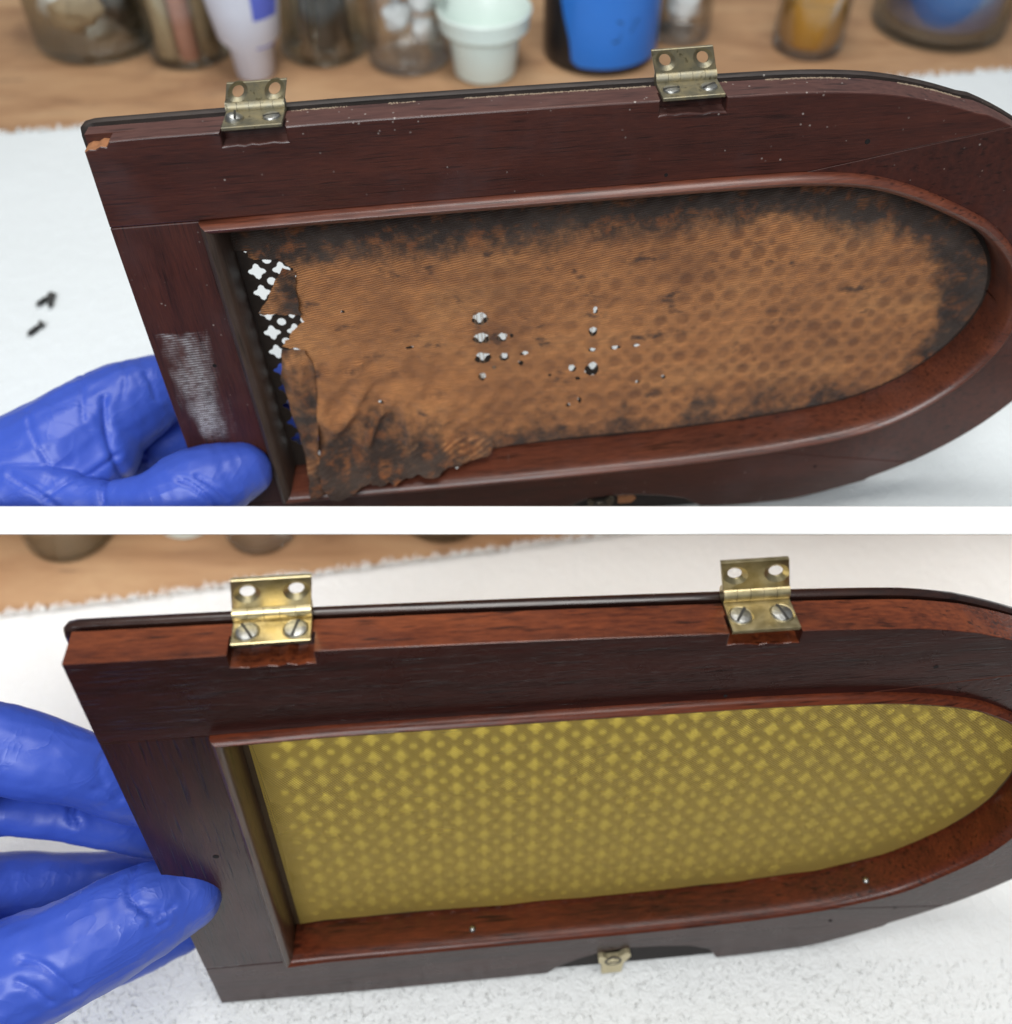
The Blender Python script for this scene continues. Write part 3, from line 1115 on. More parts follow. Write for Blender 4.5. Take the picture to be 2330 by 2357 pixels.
    for c, k, d in zip(cand, ok, dd):
        big = c[2]
        rx, ry = (cfg['q'] if big else cfg['d'])
        if not k or d < max(rx, ry) * 0.72:
            continue
        n = 20 if big else 10
        lp = []
        for a in np.linspace(0, 2 * math.pi, n, endpoint=False):
            r = (0.80 + 0.20 * math.cos(4 * a)) if big else 1.0
            lp.append((c[0] + rx * r * math.cos(a), c[1] + ry * r * math.sin(a)))
        holes.append(lp)
        centres.append((c[0], c[1], big))
    v, f = tri_area(fo, holes)
    fz = zc + cfg['fret_gap']
    V, F = plate(v, f, fz, fz + 0.0022, P)
    fret = link_mesh("fretwork", V, F, cfg['mat_fret'], root)
    # ---- nails and old pin holes
    for (x, y, z, s) in cfg['nails']:
        V, F = lathe([(0.0001, 1.0), (0.6, 0.85), (0.95, 0.4), (1, -0.5)], 12)
        rr = s * H
        tilt = Matrix.Rotation(R(12), 4, 'Y')
        c = Vector(P(x, y, z))
        link_mesh("nail", [tuple(c + tilt @ Vector((q[0] * rr, q[1] * rr, q[2] * rr * 0.8))) for q in V], F, M['steel'], root, 50)
    for (x, y, s) in cfg['pin_holes']:
        V, F = lathe([(s * H * 0.9, 0.0), (s * H, 0.0001), (s * H * 0.95, 0.00012), (0.00001, 0.00010)], 10)
        c = Vector(P(x, y, 0))
        link_mesh("pin_hole", [tuple(c + Vector((q[0], -q[2], q[1]))) for q in V], F, M['hole'], root)
    return root, P, iloop, inr, centres


def edge_slot(o, mat):
    # the narrow edge of a board was planed differently and never polished like the face
    o.data.materials.append(mat)
    for p in o.data.polygons:
        if abs(p.normal.y) < 0.5 and p.normal.z > 0.15:
            p.material_index = 1


def smooth_line(pts, n=4):
    return [tuple(p) for p in catmull(pts, n)]


brassU = brass("tarnished_brass", (0.25, 0.235, 0.18), (0.38, 0.325, 0.20), 0.50, 0.75)
brassL = brass("polished_brass", (0.47, 0.385, 0.205), (0.60, 0.51, 0.31), 0.33, 0.12)

cfgU = dict(
    H=0.19, O=(-0.13771, 0.29973, 0.31412), axes=[(0.99634, 0.07458, 0.04171), (0.04924, -0.10215, -0.99355), (-0.06984, 0.99197, -0.10545)],
    label="arched mahogany door with torn brown cloth, before restoration, on the raised shelf",
    t1=0.066, g1=0.08, l0=0.083, l1=0.101, lip=-0.004, lip_left=0.020, zc=0.086, fret_gap=0.0025, bead=0.0265, notch_depth=0.026, chip=True,
    lx=lambda y: -0.001 - 0.003 * math.sin(y * 3) + 0.0,
    top=smooth_line([(-0.002, -0.003), (0.22, -0.0035), (0.45, -0.0045), (0.64, -0.003), (0.89, 0.0), (1.118, 0.004), (1.243, 0.007), (1.33, 0.013), (1.411, 0.024), (1.497, 0.045), (1.578, 0.072)], 4)[:-1]
    + arch(1.2238, 1.9224, 0.5, math.asin((0.5 - 0.072) / 0.5), 0, 26),
    bot=smooth_line([(-0.003, 0.930), (0.4, 0.952), (0.8, 0.974), (1.196, 0.994), (1.30, 0.994), (1.398, 0.987), (1.573, 0.942)], 4)[:-1]
    + arch(1.2238, 1.9224, 0.5, -math.asin((0.942 - 0.5) / 0.5), 0, 26),
    itop=[(0.1600, 0.156)] + smooth_line([(0.30, 0.155), (0.62, 0.153), (1.027, 0.152), (1.20, 0.1525), (1.279, 0.155), (1.358, 0.163), (1.429, 0.179), (1.505, 0.208), (1.584, 0.247), (1.637, 0.277)], 4)[:-1]
    + arch(1.1986, 1.7731, 0.3464, math.asin((0.5 - 0.277) / 0.3464), 0, 18),
    ibot=[(0.1690, 0.858)] + smooth_line([(0.268, 0.855), (0.605, 0.852), (1.023, 0.843), (1.241, 0.831), (1.36, 0.818), (1.456, 0.803), (1.538, 0.780), (1.615, 0.741), (1.686, 0.685), (1.736, 0.624)], 4)[:-1]
    + arch(1.1986, 1.7731, 0.3464, -math.asin((0.624 - 0.5) / 0.3464), 0, 12)[1:],
    scarf=(1.640, 1.272), hinges=[(0.2401, 0.3444), (0.9985, 1.107)],
    scoop=[(0.800, 0.9745), (0.835, 0.953), (0.870, 0.936), (0.924, 0.930), (0.99, 0.934), (1.06, 0.945), (1.11, 0.960), (1.150, 0.990)],
    lat=(0.0483, 0.0482, 0.2195, 0.3172 - 0.0482 * 3), q=(0.0185, 0.0185), d=(0.0095, 0.0095),
    nails=[(0.5751, 0.8290, 0.0315, 0.0075), (1.443, 0.7930, 0.040, 0.0075), (1.70, 0.645, 0.04, 0.007)],
    pin_holes=[(1.0128, 0.1377, 0.0035), (1.3757, 0.1045, 0.005), (0.1085, 0.4713, 0.0045), (1.4116, 0.89, 0.004)],
    mat_rail=mahogany("mahogany_dull", rough=0.42, coat=0.3, dust=0.42, rub=True, **MU),
    mat_stile=mahogany("mahogany_dull_stile", rough=0.46, grain='Z', dust=0.45, rub=True,
                       patch=((0.013 - 0.9) * 0.19, (0.100 - 0.9) * 0.19, (1 - 0.665) * 0.19, (1 - 0.385) * 0.19), **MU),
    mat_arch=mahogany("mahogany_dull_arch", rough=0.42, coat=0.3, grain='A', dust=0.4, rub=True, **MU),
    mat_raw=plain("raw_broken_wood", (0.30, 0.125, 0.05), 0.8, var=0.5, scale=400, bump=0.8),
    mat_edge=mahogany("mahogany_bare_edge", (0.080, 0.030, 0.024), (0.045, 0.018, 0.016), (0.13, 0.058, 0.045), 0.5, dust=0.6, rub=True),
    mat_lip=mahogany("mahogany_dusty_edge", (0.020, 0.012, 0.010), (0.010, 0.007, 0.006), (0.05, 0.034, 0.026), 0.6, dust=1.0, rub=True),
    mat_bead=mahogany("mahogany_red_moulding", (0.115, 0.030, 0.016), (0.045, 0.014, 0.010), (0.20, 0.058, 0.028), 0.36, rub=True, coat=0.2),
    mat_bead_end=mahogany("mahogany_grimy_moulding", (0.050, 0.030, 0.022), (0.026, 0.016, 0.013), (0.082, 0.056, 0.042), 0.55, grain='Z', rub=True),
    mat_fret=plain("fret_wood_old", (0.022, 0.014, 0.010), 0.7, var=0.5, scale=300, bump=0.3),
)
cfgL = dict(
    H=0.226, O=(-0.12659, 0.15101, 0.23495), axes=[(0.9961, 0.08717, -0.01334), (-2e-05, -0.15104, -0.98853), (-0.08818, 0.98468, -0.15045)],
    label="restored glossy arched mahogany door with sheer yellow cloth on the lower bench",
    t1=0.056, g1=0.066, l0=0.068, l1=0.084, lip=0.001, lip_left=0.022, zc=0.055, fret_gap=0.0054, bead=0.0185, notch_depth=0.024, chip=False,
    lx=lambda y: -0.006 + 0.013 * y,
    top=smooth_line([(-0.006, -0.0105), (0.044, -0.0095), (0.199, -0.0065), (0.32, -0.004), (0.565, 0.004), (0.758, 0.012), (0.90, 0.018), (0.977, 0.0215), (1.087, 0.0285), (1.157, 0.036), (1.234, 0.0525)], 4)[:-1]
    + arch(0.8926, 1.6477, 0.5, math.asin((0.5 - 0.0525) / 0.5), 0, 30),
    bot=smooth_line([(0.007, 1.003), (0.244, 1.005), (0.385, 1.0045), (0.638, 1.000), (0.85, 0.999), (0.999, 0.996), (1.10, 0.990), (1.197, 0.974), (1.336, 0.912)], 4)[:-1]
    + arch(0.8926, 1.6477, 0.5, -math.asin((0.912 - 0.5) / 0.5), 0, 26),
    itop=[(0.1480, 0.158)] + smooth_line([(0.309, 0.1535), (0.565, 0.1545), (0.772, 0.1565), (0.966, 0.160), (1.109, 0.1685), (1.199, 0.183), (1.263, 0.201), (1.300, 0.2185), (1.345, 0.2470), (1.395, 0.2900), (1.440, 0.3470), (1.470, 0.415), (1.482, 0.490)], 4),
    ibot=[(0.1505, 0.853)] + smooth_line([(0.227, 0.845), (0.566, 0.841), (0.838, 0.837), (1.018, 0.828), (1.12, 0.817), (1.197, 0.803), (1.298, 0.769), (1.372, 0.714), (1.434, 0.650), (1.470, 0.572), (1.482, 0.490)], 4),
    scarf=(1.42, 1.10), hinges=[(0.2040, 0.3080), (0.8690, 0.9630)],
    scoop=[(0.645, 0.9995), (0.668, 0.972), (0.7028, 0.949), (0.7396, 0.932), (0.80, 0.920), (0.86, 0.924), (0.925, 0.934), (0.965, 0.956), (0.985, 0.9965)],
    lat=(0.0425, 0.0495, 0.1895, 0.3290 - 0.0495 * 4), q=(0.0148, 0.0182), d=(0.0072, 0.0085),
    nails=[(0.5011, 0.8215, 0.0166, 0.0062), (1.2461, 0.7705, 0.020, 0.0065)],
    pin_holes=[(1.1942, 0.8792, 0.0042), (1.3146, 0.8484, 0.003), (1.1826, 0.1185, 0.004), (0.0969, 0.4713, 0.005), (0.879, 0.1509, 0.003)],
    mat_rail=mahogany("mahogany_polished", rough=0.30, coat=0.16, pores=2.4, **ML),
    mat_stile=mahogany("mahogany_polished_stile", rough=0.34, grain='Z', coat=0.14, pores=3.0, **ML),
    mat_arch=mahogany("mahogany_polished_arch", rough=0.30, grain='A', coat=0.16, pores=2.0, **ML),
    mat_edge=mahogany("mahogany_varnished_edge", (0.105, 0.021, 0.008), (0.032, 0.009, 0.005), (0.25, 0.062, 0.019), 0.26, coat=0.3),
    mat_lip=mahogany("mahogany_polished_edge", (0.022, 0.008, 0.006), (0.008, 0.004, 0.004), (0.04, 0.014, 0.008), 0.28, coat=0.4),
    mat_bead=mahogany("mahogany_polished_moulding", (0.085, 0.017, 0.007), (0.028, 0.008, 0.005), (0.17, 0.036, 0.012), 0.30, spec=0.28),
    mat_bead_end=mahogany("mahogany_polished_end_moulding", (0.085, 0.040, 0.022), (0.04, 0.018, 0.012), (0.13, 0.068, 0.034), 0.36, grain='Z', coat=0.2),
    mat_fret=plain("fret_wood_new", (0.075, 0.043, 0.017), 0.7, var=0.3, scale=300),
)

doorU, PU, loopU, nrU, cenU = make_door(cfgU)
doorL, PL, loopL, nrL, cenL = make_door(cfgL)

# the bare red-brown edge of each door (the strip that fits into the case) is the side of the rails: hinges sit on it
for a, (xl, xr) in enumerate(cfgU['hinges']):
    make_hinge(doorU, PU, (brassU, M['steel'], M['dark_steel']), xl, xr, -0.0015 if a == 0 else -0.003, 0.0765, (-0.004, 0.0035)[a], (-0.0125, -0.0052)[a], (0.0365, 0.0445)[a],
               ("dull tarnished hinge with one raised bent screw", "tarnished hinge with brighter scratched yellow patches")[a], (0.0115, -0.0105)[a], lift=(a == 0))
for a, (xl, xr) in enumerate(cfgL['hinges']):
    make_hinge(doorL, PL, (brassL, M['steel'], M['dark_steel']), xl, xr, (0.014, 0.0)[a], 0.064, (-0.0055, 0.0185)[a], (-0.0185, 0.0062)[a], (0.0565, 0.0575)[a],
               ("polished brass hinge nearer the gloved hand", "polished brass hinge nearer the arched end")[a], (0.0075, -0.0115)[a])


# tan dust caught between the edge and the bead of the old door
def groove_dust():
    g = np.random.default_rng(3)
    V, F = [], []
    tx, ty = [p[0] for p in cfgU['top'][:45]], [p[1] for p in cfgU['top'][:45]]
    for i in range(2600):
        x = 0.30 + 1.26 * g.random() ** 0.8
        if any(a - 0.01 < x < b + 0.01 for a, b in cfgU['hinges']) or noise.noise(Vector((x * 9, 2, 1))) < -0.12:
            continue
        y = float(np.interp(x, tx, ty))
        z = cfgU['t1'] - 0.0015 + abs(g.normal()) * -0.0022 + g.uniform(0, 0.002)
        r = 0.0006 + 0.0010 * g.random() ** 2
        c = (x, y - r * 0.5, z)
        n0 = len(V)
        V += [PU(c[0] + r * a, c[1] + r * b, c[2] + r * d) for a, b, d in ((1, 0.5, 0), (-0.6, 0.5, 0.9), (-0.6, 0.5, -0.9), (0, -0.8, 0.1))]
        F += [(n0, n0 + 1, n0 + 3), (n0 + 1, n0 + 2, n0 + 3), (n0 + 2, n0, n0 + 3)]
    o = link_mesh("dust", V, F, plain("tan_dust", (0.36, 0.28, 0.20), 0.95, var=0.4, scale=900), doorU)
    o['kind'] = 'stuff'


groove_dust()

# ---- cloths


def cloth_mesh(name, root, P, outline, holes, zfun, mat, step, stain=None, smooth=True, jag=0.0):
    outline = list(outline)
    lo, hi = np.min(outline, 0), np.max(outline, 0)
    gx, gy = np.meshgrid(np.arange(lo[0], hi[0], step), np.arange(lo[1], hi[1], step * 0.9))
    gx = gx + (np.arange(gx.shape[0]) % 2)[:, None] * step * 0.5
    pts = np.stack([gx.ravel(), gy.ravel()], 1)
    k = in_poly(pts[:, 0], pts[:, 1], outline) & (dist_poly(pts[:, 0], pts[:, 1], outline) > step * 0.35)
    for h in holes:
        c = np.mean(h, 0)
        k &= np.hypot(pts[:, 0] - c[0], pts[:, 1] - c[1]) > 0.022
    v, f = tri_area(outline, holes, pts[k])
    V = []
    for a, b in v:
        q = zfun(a, b)
        V.append(P(*q) if isinstance(q, tuple) else P(a, b, q))
    o = link_mesh(name, V, f, mat, root, 180 if smooth else 30)
    if stain is not None:
        at_ = o.data.attributes.new("stain", 'FLOAT', 'POINT')
        at_.data.foreach_set("value", np.array([stain(a, b) for a, b in v], dtype=np.float32))
    return o


def jagged(pts, amp, n=6, seed=1):
    g = random.Random(seed)
    out = []
    for a, b in zip(pts, pts[1:]):
        for k in range(n):
            t = k / n
            out.append((a[0] + (b[0] - a[0]) * t + g.uniform(-amp, amp), a[1] + (b[1] - a[1]) * t + g.uniform(-amp, amp)))
    out.append(pts[-1])
    return out


def inset(loop, nr, d):
    return [(p[0] + n[0] * d, p[1] + n[1] * d) for p, n in zip(loop, nr)]


# new yellow cloth: taut, slightly wavy at the lower edge
clL = inset(loopL, nrL, cfgL['bead'] * 1.6)


def zL(x, y):
    return cfgL['zc'] + 0.0022 * fbm(x * 9, y * 14, 2.0) + 0.0010 * fbm(x * 25, y * 30, 5.0) + 0.002 * max(0, (y - 0.72) / 0.1) * fbm(x * 22, 3, 1)


cloth_mesh("grille_cloth", doorL, PL, clL, [], zL, cloth_new_mat(), 0.018)

# old copper cloth: rotted through over some fret holes, torn along the square end
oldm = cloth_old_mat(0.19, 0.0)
inU = inset(loopU, nrU, cfgU['bead'] * 1.35)
zc = cfgU['zc']
tear = [(0.170, 0.262), (0.2086, 0.268), (0.212, 0.283), (0.2672, 0.2924), (0.281, 0.3019), (0.2926, 0.3124), (0.2932, 0.3304), (0.2832, 0.3599), (0.2851, 0.4164),
        (0.289, 0.4361), (0.262, 0.462), (0.2334, 0.4927), (0.2767, 0.508), (0.2819, 0.5502), (0.2855, 0.6074), (0.2670, 0.7102), (0.2600, 0.8048), (0.2690, 0.8800)]
botedge = jagged([(0.2900, 0.893), (0.3350, 0.889), (0.3788, 0.874), (0.4100, 0.881), (0.4418, 0.873), (0.5189, 0.859), (0.5828, 0.848), (0.6289, 0.834), (0.6607, 0.818)], 0.0022, 5, 8)
body = []
for p, n_ in zip(inU, nrU):
    if p[0] > 0.66 or p[1] < 0.5:
        body.append(p)
# order: loop starts top-left, runs right, returns along the bottom to x=0.66, then the frayed lower edge, then up the tear
body = [p for p in body if not (p[0] < 0.25 and p[1] > 0.3)]
outl = body + botedge[::-1] + jagged(tear[::-1], 0.0028, 5, 3)
wanted = [(1106, 737), (1109, 781), (1112, 824), (1363, 851)]
hole_pts = [(0.6558, 0.4666, .017, .014), (0.6556, 0.5145, .019, .013), (0.6552, 0.5628, .018, .013), (0.8931, 0.6178, .0165, .0165), (0.700, 0.516, .011, .010),
            (0.7005, 0.566, .011, .009), (0.6501, 0.611, .008, .009), (0.678, 0.590, .005, .005), (0.895, 0.520, .010, .010), (0.8935, 0.566, .009, .004),
            (0.945, 0.565, .012, .004), (0.99, 0.565, .008, .003), (0.85, 0.612, .009, .008), (0.862, 0.640, .006, .005), (0.737, 0.585, .006, .006),
            (0.745, 0.562, .009, .004), (0.50, 0.52, .009, .003), (0.90, 0.468, .005, .008), (1.055, 0.655, .005, .005), (0.866, 0.700, .004, .009), (0.84, 0.712, .005, .004),
            (0.80, 0.625, .004, .004), (0.997, 0.662, .005, .003), (0.72, 0.513, .004, .005), (0.42, 0.66, .006, .003), (0.374, 0.42, .004, .003)]
ch = []
for i, (x, y, a, b) in enumerate(hole_pts):
    y += 0.0025
    g = random.Random(i)
    n = 18
    ch.append([(x + a * g.uniform(0.82, 1.12) * math.cos(t), y + b * g.uniform(0.78, 1.15) * math.sin(t)) for t in np.linspace(0, 2 * math.pi, n, endpoint=False)])


cenA = np.array([(c[0], c[1], 1.0 if c[2] else 0.5) for c in cenU])


def zU(x, y):
    z = zc - 0.002 + 0.0030 * fbm(x * 7, y * 11, 1.0) + 0.0012 * fbm(x * 34, y * 34, 4)
    # sags into the fret holes a little
    d = np.hypot(cenA[:, 0] - x, cenA[:, 1] - y)
    k = int(np.argmin(d))
    if d[k] < 0.02:
        z += 0.0050 * cenA[k, 2] * (1 - d[k] / 0.02)
    if x < 0.42:                          # puckers beside the tear
        s = (0.42 - x) / 0.16
        z -= s * s * 0.006 * (0.6 + fbm(x * 18, y * 10, 5))
    cr_ = min(1, max(0, (y - 0.52) / 0.2)) * min(1, max(0, (0.75 - x) / 0.25))     # crumpled lower left corner
    if cr_ > 0:
        z -= cr_ * (0.024 * max(0, 1 - abs(3.2 * noise.noise(Vector((x * 13 + y * 5, y * 6, 3))))) + 0.006 * fbm(x * 22, y * 20, 9))
    if abs(x - 0.385 + 0.03 * (y - 0.5)) < 0.03 and y > 0.55:   # a pressed fold
        z -= 0.006 * (1 - abs(x - 0.385 + 0.03 * (y - 0.5)) / 0.03)
    if x < 0.66 and y > 0.785:           # the lower edge has come away and lies forward over the moulding
        s = y - 0.785
        wv_ = fbm(x * 24, 2.0, 7)
        return (x, 0.785 + s * 0.30 + 0.004 * wv_, z - s * 1.05 - 0.016 * wv_ * min(1, s / 0.05) - 0.004)
    return z


inUa = np.array(inU)


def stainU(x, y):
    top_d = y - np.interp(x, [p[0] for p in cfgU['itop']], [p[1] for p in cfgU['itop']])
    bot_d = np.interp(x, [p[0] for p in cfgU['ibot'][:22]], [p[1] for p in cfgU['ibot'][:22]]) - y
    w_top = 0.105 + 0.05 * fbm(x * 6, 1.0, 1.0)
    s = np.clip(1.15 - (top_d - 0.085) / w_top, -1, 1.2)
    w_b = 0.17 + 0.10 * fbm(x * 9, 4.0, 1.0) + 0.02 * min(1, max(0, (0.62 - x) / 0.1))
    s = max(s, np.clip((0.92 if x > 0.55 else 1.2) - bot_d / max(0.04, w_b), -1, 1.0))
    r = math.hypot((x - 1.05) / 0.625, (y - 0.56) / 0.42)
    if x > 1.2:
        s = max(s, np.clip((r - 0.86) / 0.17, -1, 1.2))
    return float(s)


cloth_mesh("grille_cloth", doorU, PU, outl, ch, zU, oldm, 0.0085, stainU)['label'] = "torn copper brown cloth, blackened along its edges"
# loose flaps beside the tear
f1 = jagged([(0.2741, 0.3019), (0.2959, 0.3177), (0.290, 0.375), (0.290, 0.4124), (0.2386, 0.4063), (0.2023, 0.4079), (0.23, 0.3704), (0.2741, 0.3019)], 0.002, 5, 5)[:-1]
f2 = jagged([(0.2354, 0.4908), (0.2777, 0.4977), (0.2923, 0.5401), (0.2852, 0.6174), (0.2613, 0.7835), (0.2791, 0.8886), (0.2405, 0.9067), (0.2307, 0.8292), (0.2246, 0.7008), (0.2148, 0.5744), (0.2354, 0.4908)], 0.0022, 6, 9)[:-1]
cloth_mesh("cloth_flap", doorU, PU, f1, [], lambda x, y: zc - 0.010 - 0.014 * math.sin((x - 0.20) * 30) * 0.7 - 0.010 * fbm(x * 22, y * 16, 2), oldm, 0.006, lambda x, y: 0.56 + 0.5 * fbm(x * 20, y * 20, 1))
cloth_mesh("cloth_flap", doorU, PU, f2, [], lambda x, y: (x, min(y, 0.80) + max(0, y - 0.80) * 0.28, zc - 0.010 - 0.012 * math.sin((x - 0.215) * 40) - max(0, y - 0.80) * 1.0 - 0.010 * fbm(x * 20, y * 11, 2)), oldm, 0.006,
           lambda x, y: 0.62 + 0.5 * fbm(x * 14, y * 9, 3))

# a few warp threads still cross the worn-through holes
for i, (x, y, a, b) in enumerate(hole_pts[:9]):
    V, F = [], []
    g = random.Random(40 + i)
    for k in range(5):
        xx = x + a * (-0.7 + 0.36 * k) + g.uniform(-0.1, 0.1) * a
        if i == 3 or g.random() < 0.2:
            continue
        w = 0.0007
        n0 = len(V)
        V += [PU(xx - w, y - b, zc - 0.001), PU(xx + w, y - b, zc - 0.001), PU(xx + w + 0.001, y + b + 0.003, zc - 0.001), PU(xx - w + 0.001, y + b + 0.003, zc - 0.001)]
        F.append((n0, n0 + 1, n0 + 2, n0 + 3))
    if V:
        link_mesh("bare_thread", V, F, M['thread'], doorU)

# ---- brass catches let into the scoops
def catch(root, P, x, y, s, mat, label, dz):
    o = link_mesh("catch", *prism([(x - .030 * s, y - .016), (x - .022 * s, y - .020), (x - .012 * s, y - .011), (x + .010 * s, y - .012), (x + .024 * s, y - .028), (x + .032 * s, y - .025),
                                    (x + .034 * s, y - .012), (x + .026 * s, y + .006), (x + .022 * s, y + .012), (x + .020 * s, y + .052), (x - .020 * s, y + .054), (x - .021 * s, y + .016), (x - .028 * s, y + .004)],
                                   dz - 0.008, dz + 0.004, P), mat, root)
    bevel(o, 0.0003)
    o['label'] = label
    H = P(1, 0, 0)[0] - P(0, 0, 0)[0]
    V, F = lathe([(0.0001, 0.003 * H), (0.010 * H, 0.0026 * H), (0.0125 * H, 0.0), (0.0125 * H, -0.003 * H)], 20)
    c = Vector(P(x, y, dz - 0.008))
    link_mesh("screw", [tuple(c + Vector((q[0], -q[2], q[1]))) for q in V], F, mat, o, 40)
    V, F = lathe([(0.0128 * H, 0.0012 * H), (0.0165 * H, 0.0010 * H), (0.0165 * H, -0.0005 * H), (0.0128 * H, -0.0005 * H)], 24, True)
    link_mesh("screw_rim", [tuple(c + Vector((q[0], -q[2], q[1]))) for q in V], F, M['dark_steel'], o, 40)
    V, F = box(-0.009 * H, 0.009 * H, -0.0035 * H, -0.0026 * H, -0.0015 * H, 0.0015 * H)
    link_mesh("slot", [tuple(c + Vector(q)) for q in V], F, M['dark_steel'], o)
    return o


catch(doorL, PL, 0.7715, 0.9490, 1.0, plain("pale_brass", (0.58, 0.50, 0.31), 0.42, 0.55, var=0.15, scale=500), "small polished brass catch with a screw", -0.001)
catch(doorU, PU, 0.905, 0.956, 1.0, plain("grimy_brass", (0.12, 0.10, 0.075), 0.5, 0.8, var=0.3, scale=300), "grimy dark brass catch half hidden at the lower edge", 0.004)

V, F = prism([(0.948, 0.9395), (0.985, 0.938), (0.992, 0.949), (0.980, 0.962), (0.950, 0.960)], 0.0040, 0.0093, PU)
link_mesh("worn_patch", V, F, cfgU['mat_raw'], doorU)

# ------------------------------------------------------------------ gloved hands


def capsule(a, b, ra, rb, n=20, m=6):
    a, b = Vector(a), Vector(b)
    d = b - a
    L = d.length
    q = d.to_track_quat('Z', 'Y')
    V, F = [], []
    rows = []
    for i in range(m + 1):
        t = -HP + HP * i / m
        rows.append((ra * math.cos(t), ra * math.sin(t)))
    for i in range(m + 1):
        t = HP * i / m
        rows.append((rb * math.cos(t), L + rb * math.sin(t)))
    for r, z in rows:
        for k in range(n):
            an = 2 * math.pi * k / n
            V.append(tuple(a + q @ Vector((max(r, 1e-5) * math.cos(an), max(r, 1e-5) * math.sin(an), z))))
    R_ = len(rows)
    for i in range(R_ - 1):
        for k in range(n):
            k2 = (k + 1) % n
            F.append((i * n + k, i * n + k2, (i + 1) * n + k2, (i + 1) * n + k))
    F += [tuple(reversed(range(n))), tuple((R_ - 1) * n + k for k in range(n))]
    return V, F


def hand(name, chains, label, creases, seed):
    parts = []
    for c in chains:
        c = [np.array(q) for q in c]
        dense = catmull(c, 4)
        for a, b in zip(dense, dense[1:]):
            parts.append(capsule(a[:3], b[:3], a[3], b[3]))
    V, F = merge(*parts)
    o = link_mesh(name, V, F)
    r = o.modifiers.new("r", 'REMESH')
    r.mode = 'VOXEL'
    r.voxel_size = 0.00105
    s = o.modifiers.new("s", 'SMOOTH')
    s.iterations = 4
    s.factor = 0.5
    dg = bpy.context.evaluated_depsgraph_get()
    me = bpy.data.meshes.new_from_object(o.evaluated_get(dg))
    o.modifiers.clear()
    o.data = me
    me.name = name
    n = len(me.vertices)
    co = np.empty(n * 3)
    no = np.empty(n * 3)
    me.vertices.foreach_get("co", co)
    me.vertices.foreach_get("normal", no)
    co, no = co.reshape(-1, 3), no.reshape(-1, 3)
    disp = np.zeros(n)
    for i in range(n):
        p = co[i]
        disp[i] = 0.0011 * noise.fractal(Vector((p[0] * 38 + seed, p[1] * 38, p[2] * 38)), 1.0, 2.0, 3)
        w = noise.noise(Vector((p[0] * 60 + seed, p[1] * 60, p[2] * 60)))
        disp[i] += 0.00025 * (1 - abs(noise.noise(Vector((p[0] * 110, p[1] * 110 + seed, p[2] * 75))))) ** 3 * (1 if w > -0.1 else 0.3)
    for pts, depth, wid in creases:
        d = np.full(n, 1.0)
        sd = np.zeros(n)
        q = np.stack([co[:, 0], co[:, 1] * 0.766 + (co[:, 2] - 0.486) * 0.643], 1)
        pts = catmull(pts, 5)
        for a, b in zip(pts, pts[1:]):
            a, b = np.array(a), np.array(b)
            ab = b - a
            t = np.clip(((q - a) @ ab) / (ab @ ab), 0, 1)
            d = np.minimum(d, np.linalg.norm(q - (a + t[:, None] * ab), axis=1))
        d[(no @ np.array([0, 0.643, -0.766])) > 0.15] = 1.0
        disp += -depth * 0.75 * np.exp(-(d / (wid * 0.75)) ** 2) + depth * 0.16 * np.exp(-((d - wid * 2.4) / (wid * 1.3)) ** 2)
    co += no * disp[:, None]
    me.vertices.foreach_set("co", co.ravel())
    me.polygons.foreach_set("use_smooth", [True] * len(me.polygons))
    me.update()
    me.materials.append(M['glove'])
    tag(o, label, "gloved hand", "hands in blue gloves holding the doors")
    return o


HAND_U = [
    [(-0.1107,0.2816,0.1767,0.0126), (-0.1273,0.2722,0.1766,0.0170), (-0.1448,0.2653,0.1760,0.0125), (-0.1684,0.2654,0.1735,0.0104), (-0.1968,0.2729,0.1732,0.0154), (-0.2325,0.2762,0.1695,0.0178)],
    [(-0.0945,0.3551,0.1547,0.0077), (-0.1092,0.3530,0.1635,0.0090), (-0.1255,0.3454,0.1753,0.0097), (-0.1466,0.3346,0.1793,0.0119), (-0.1623,0.3226,0.1797,0.0183), (-0.1767,0.3106,0.1774,0.0213), (-0.1902,0.2967,0.1736,0.0246), (-0.2105,0.2858,0.1710,0.0225), (-0.2325,0.2762,0.1695,0.0211), (-0.2704,0.2728,0.1666,0.0245), (-0.3060,0.2710,0.1652,0.0256)],
    [(-0.1767,0.3097,0.1767,0.0203), (-0.1834,0.2915,0.1692,0.0210), (-0.2015,0.2812,0.1671,0.0180)],
    [(-0.0925,0.3495,0.1370,0.0083), (-0.1120,0.3472,0.1429,0.0088), (-0.1346,0.3403,0.1515,0.0086), (-0.1507,0.3296,0.1491,0.0095), (-0.1677,0.3173,0.1491,0.0098), (-0.1832,0.3045,0.1515,0.0105), (-0.1993,0.2947,0.1589,0.0140)],
    [(-0.0891,0.3403,0.1162,0.0090), (-0.1134,0.3371,0.1266,0.0086), (-0.1431,0.3298,0.1388,0.0071), (-0.1624,0.3148,0.1392,0.0079), (-0.1759,0.3026,0.1421,0.0083), (-0.1898,0.2926,0.1506,0.0106)],
]
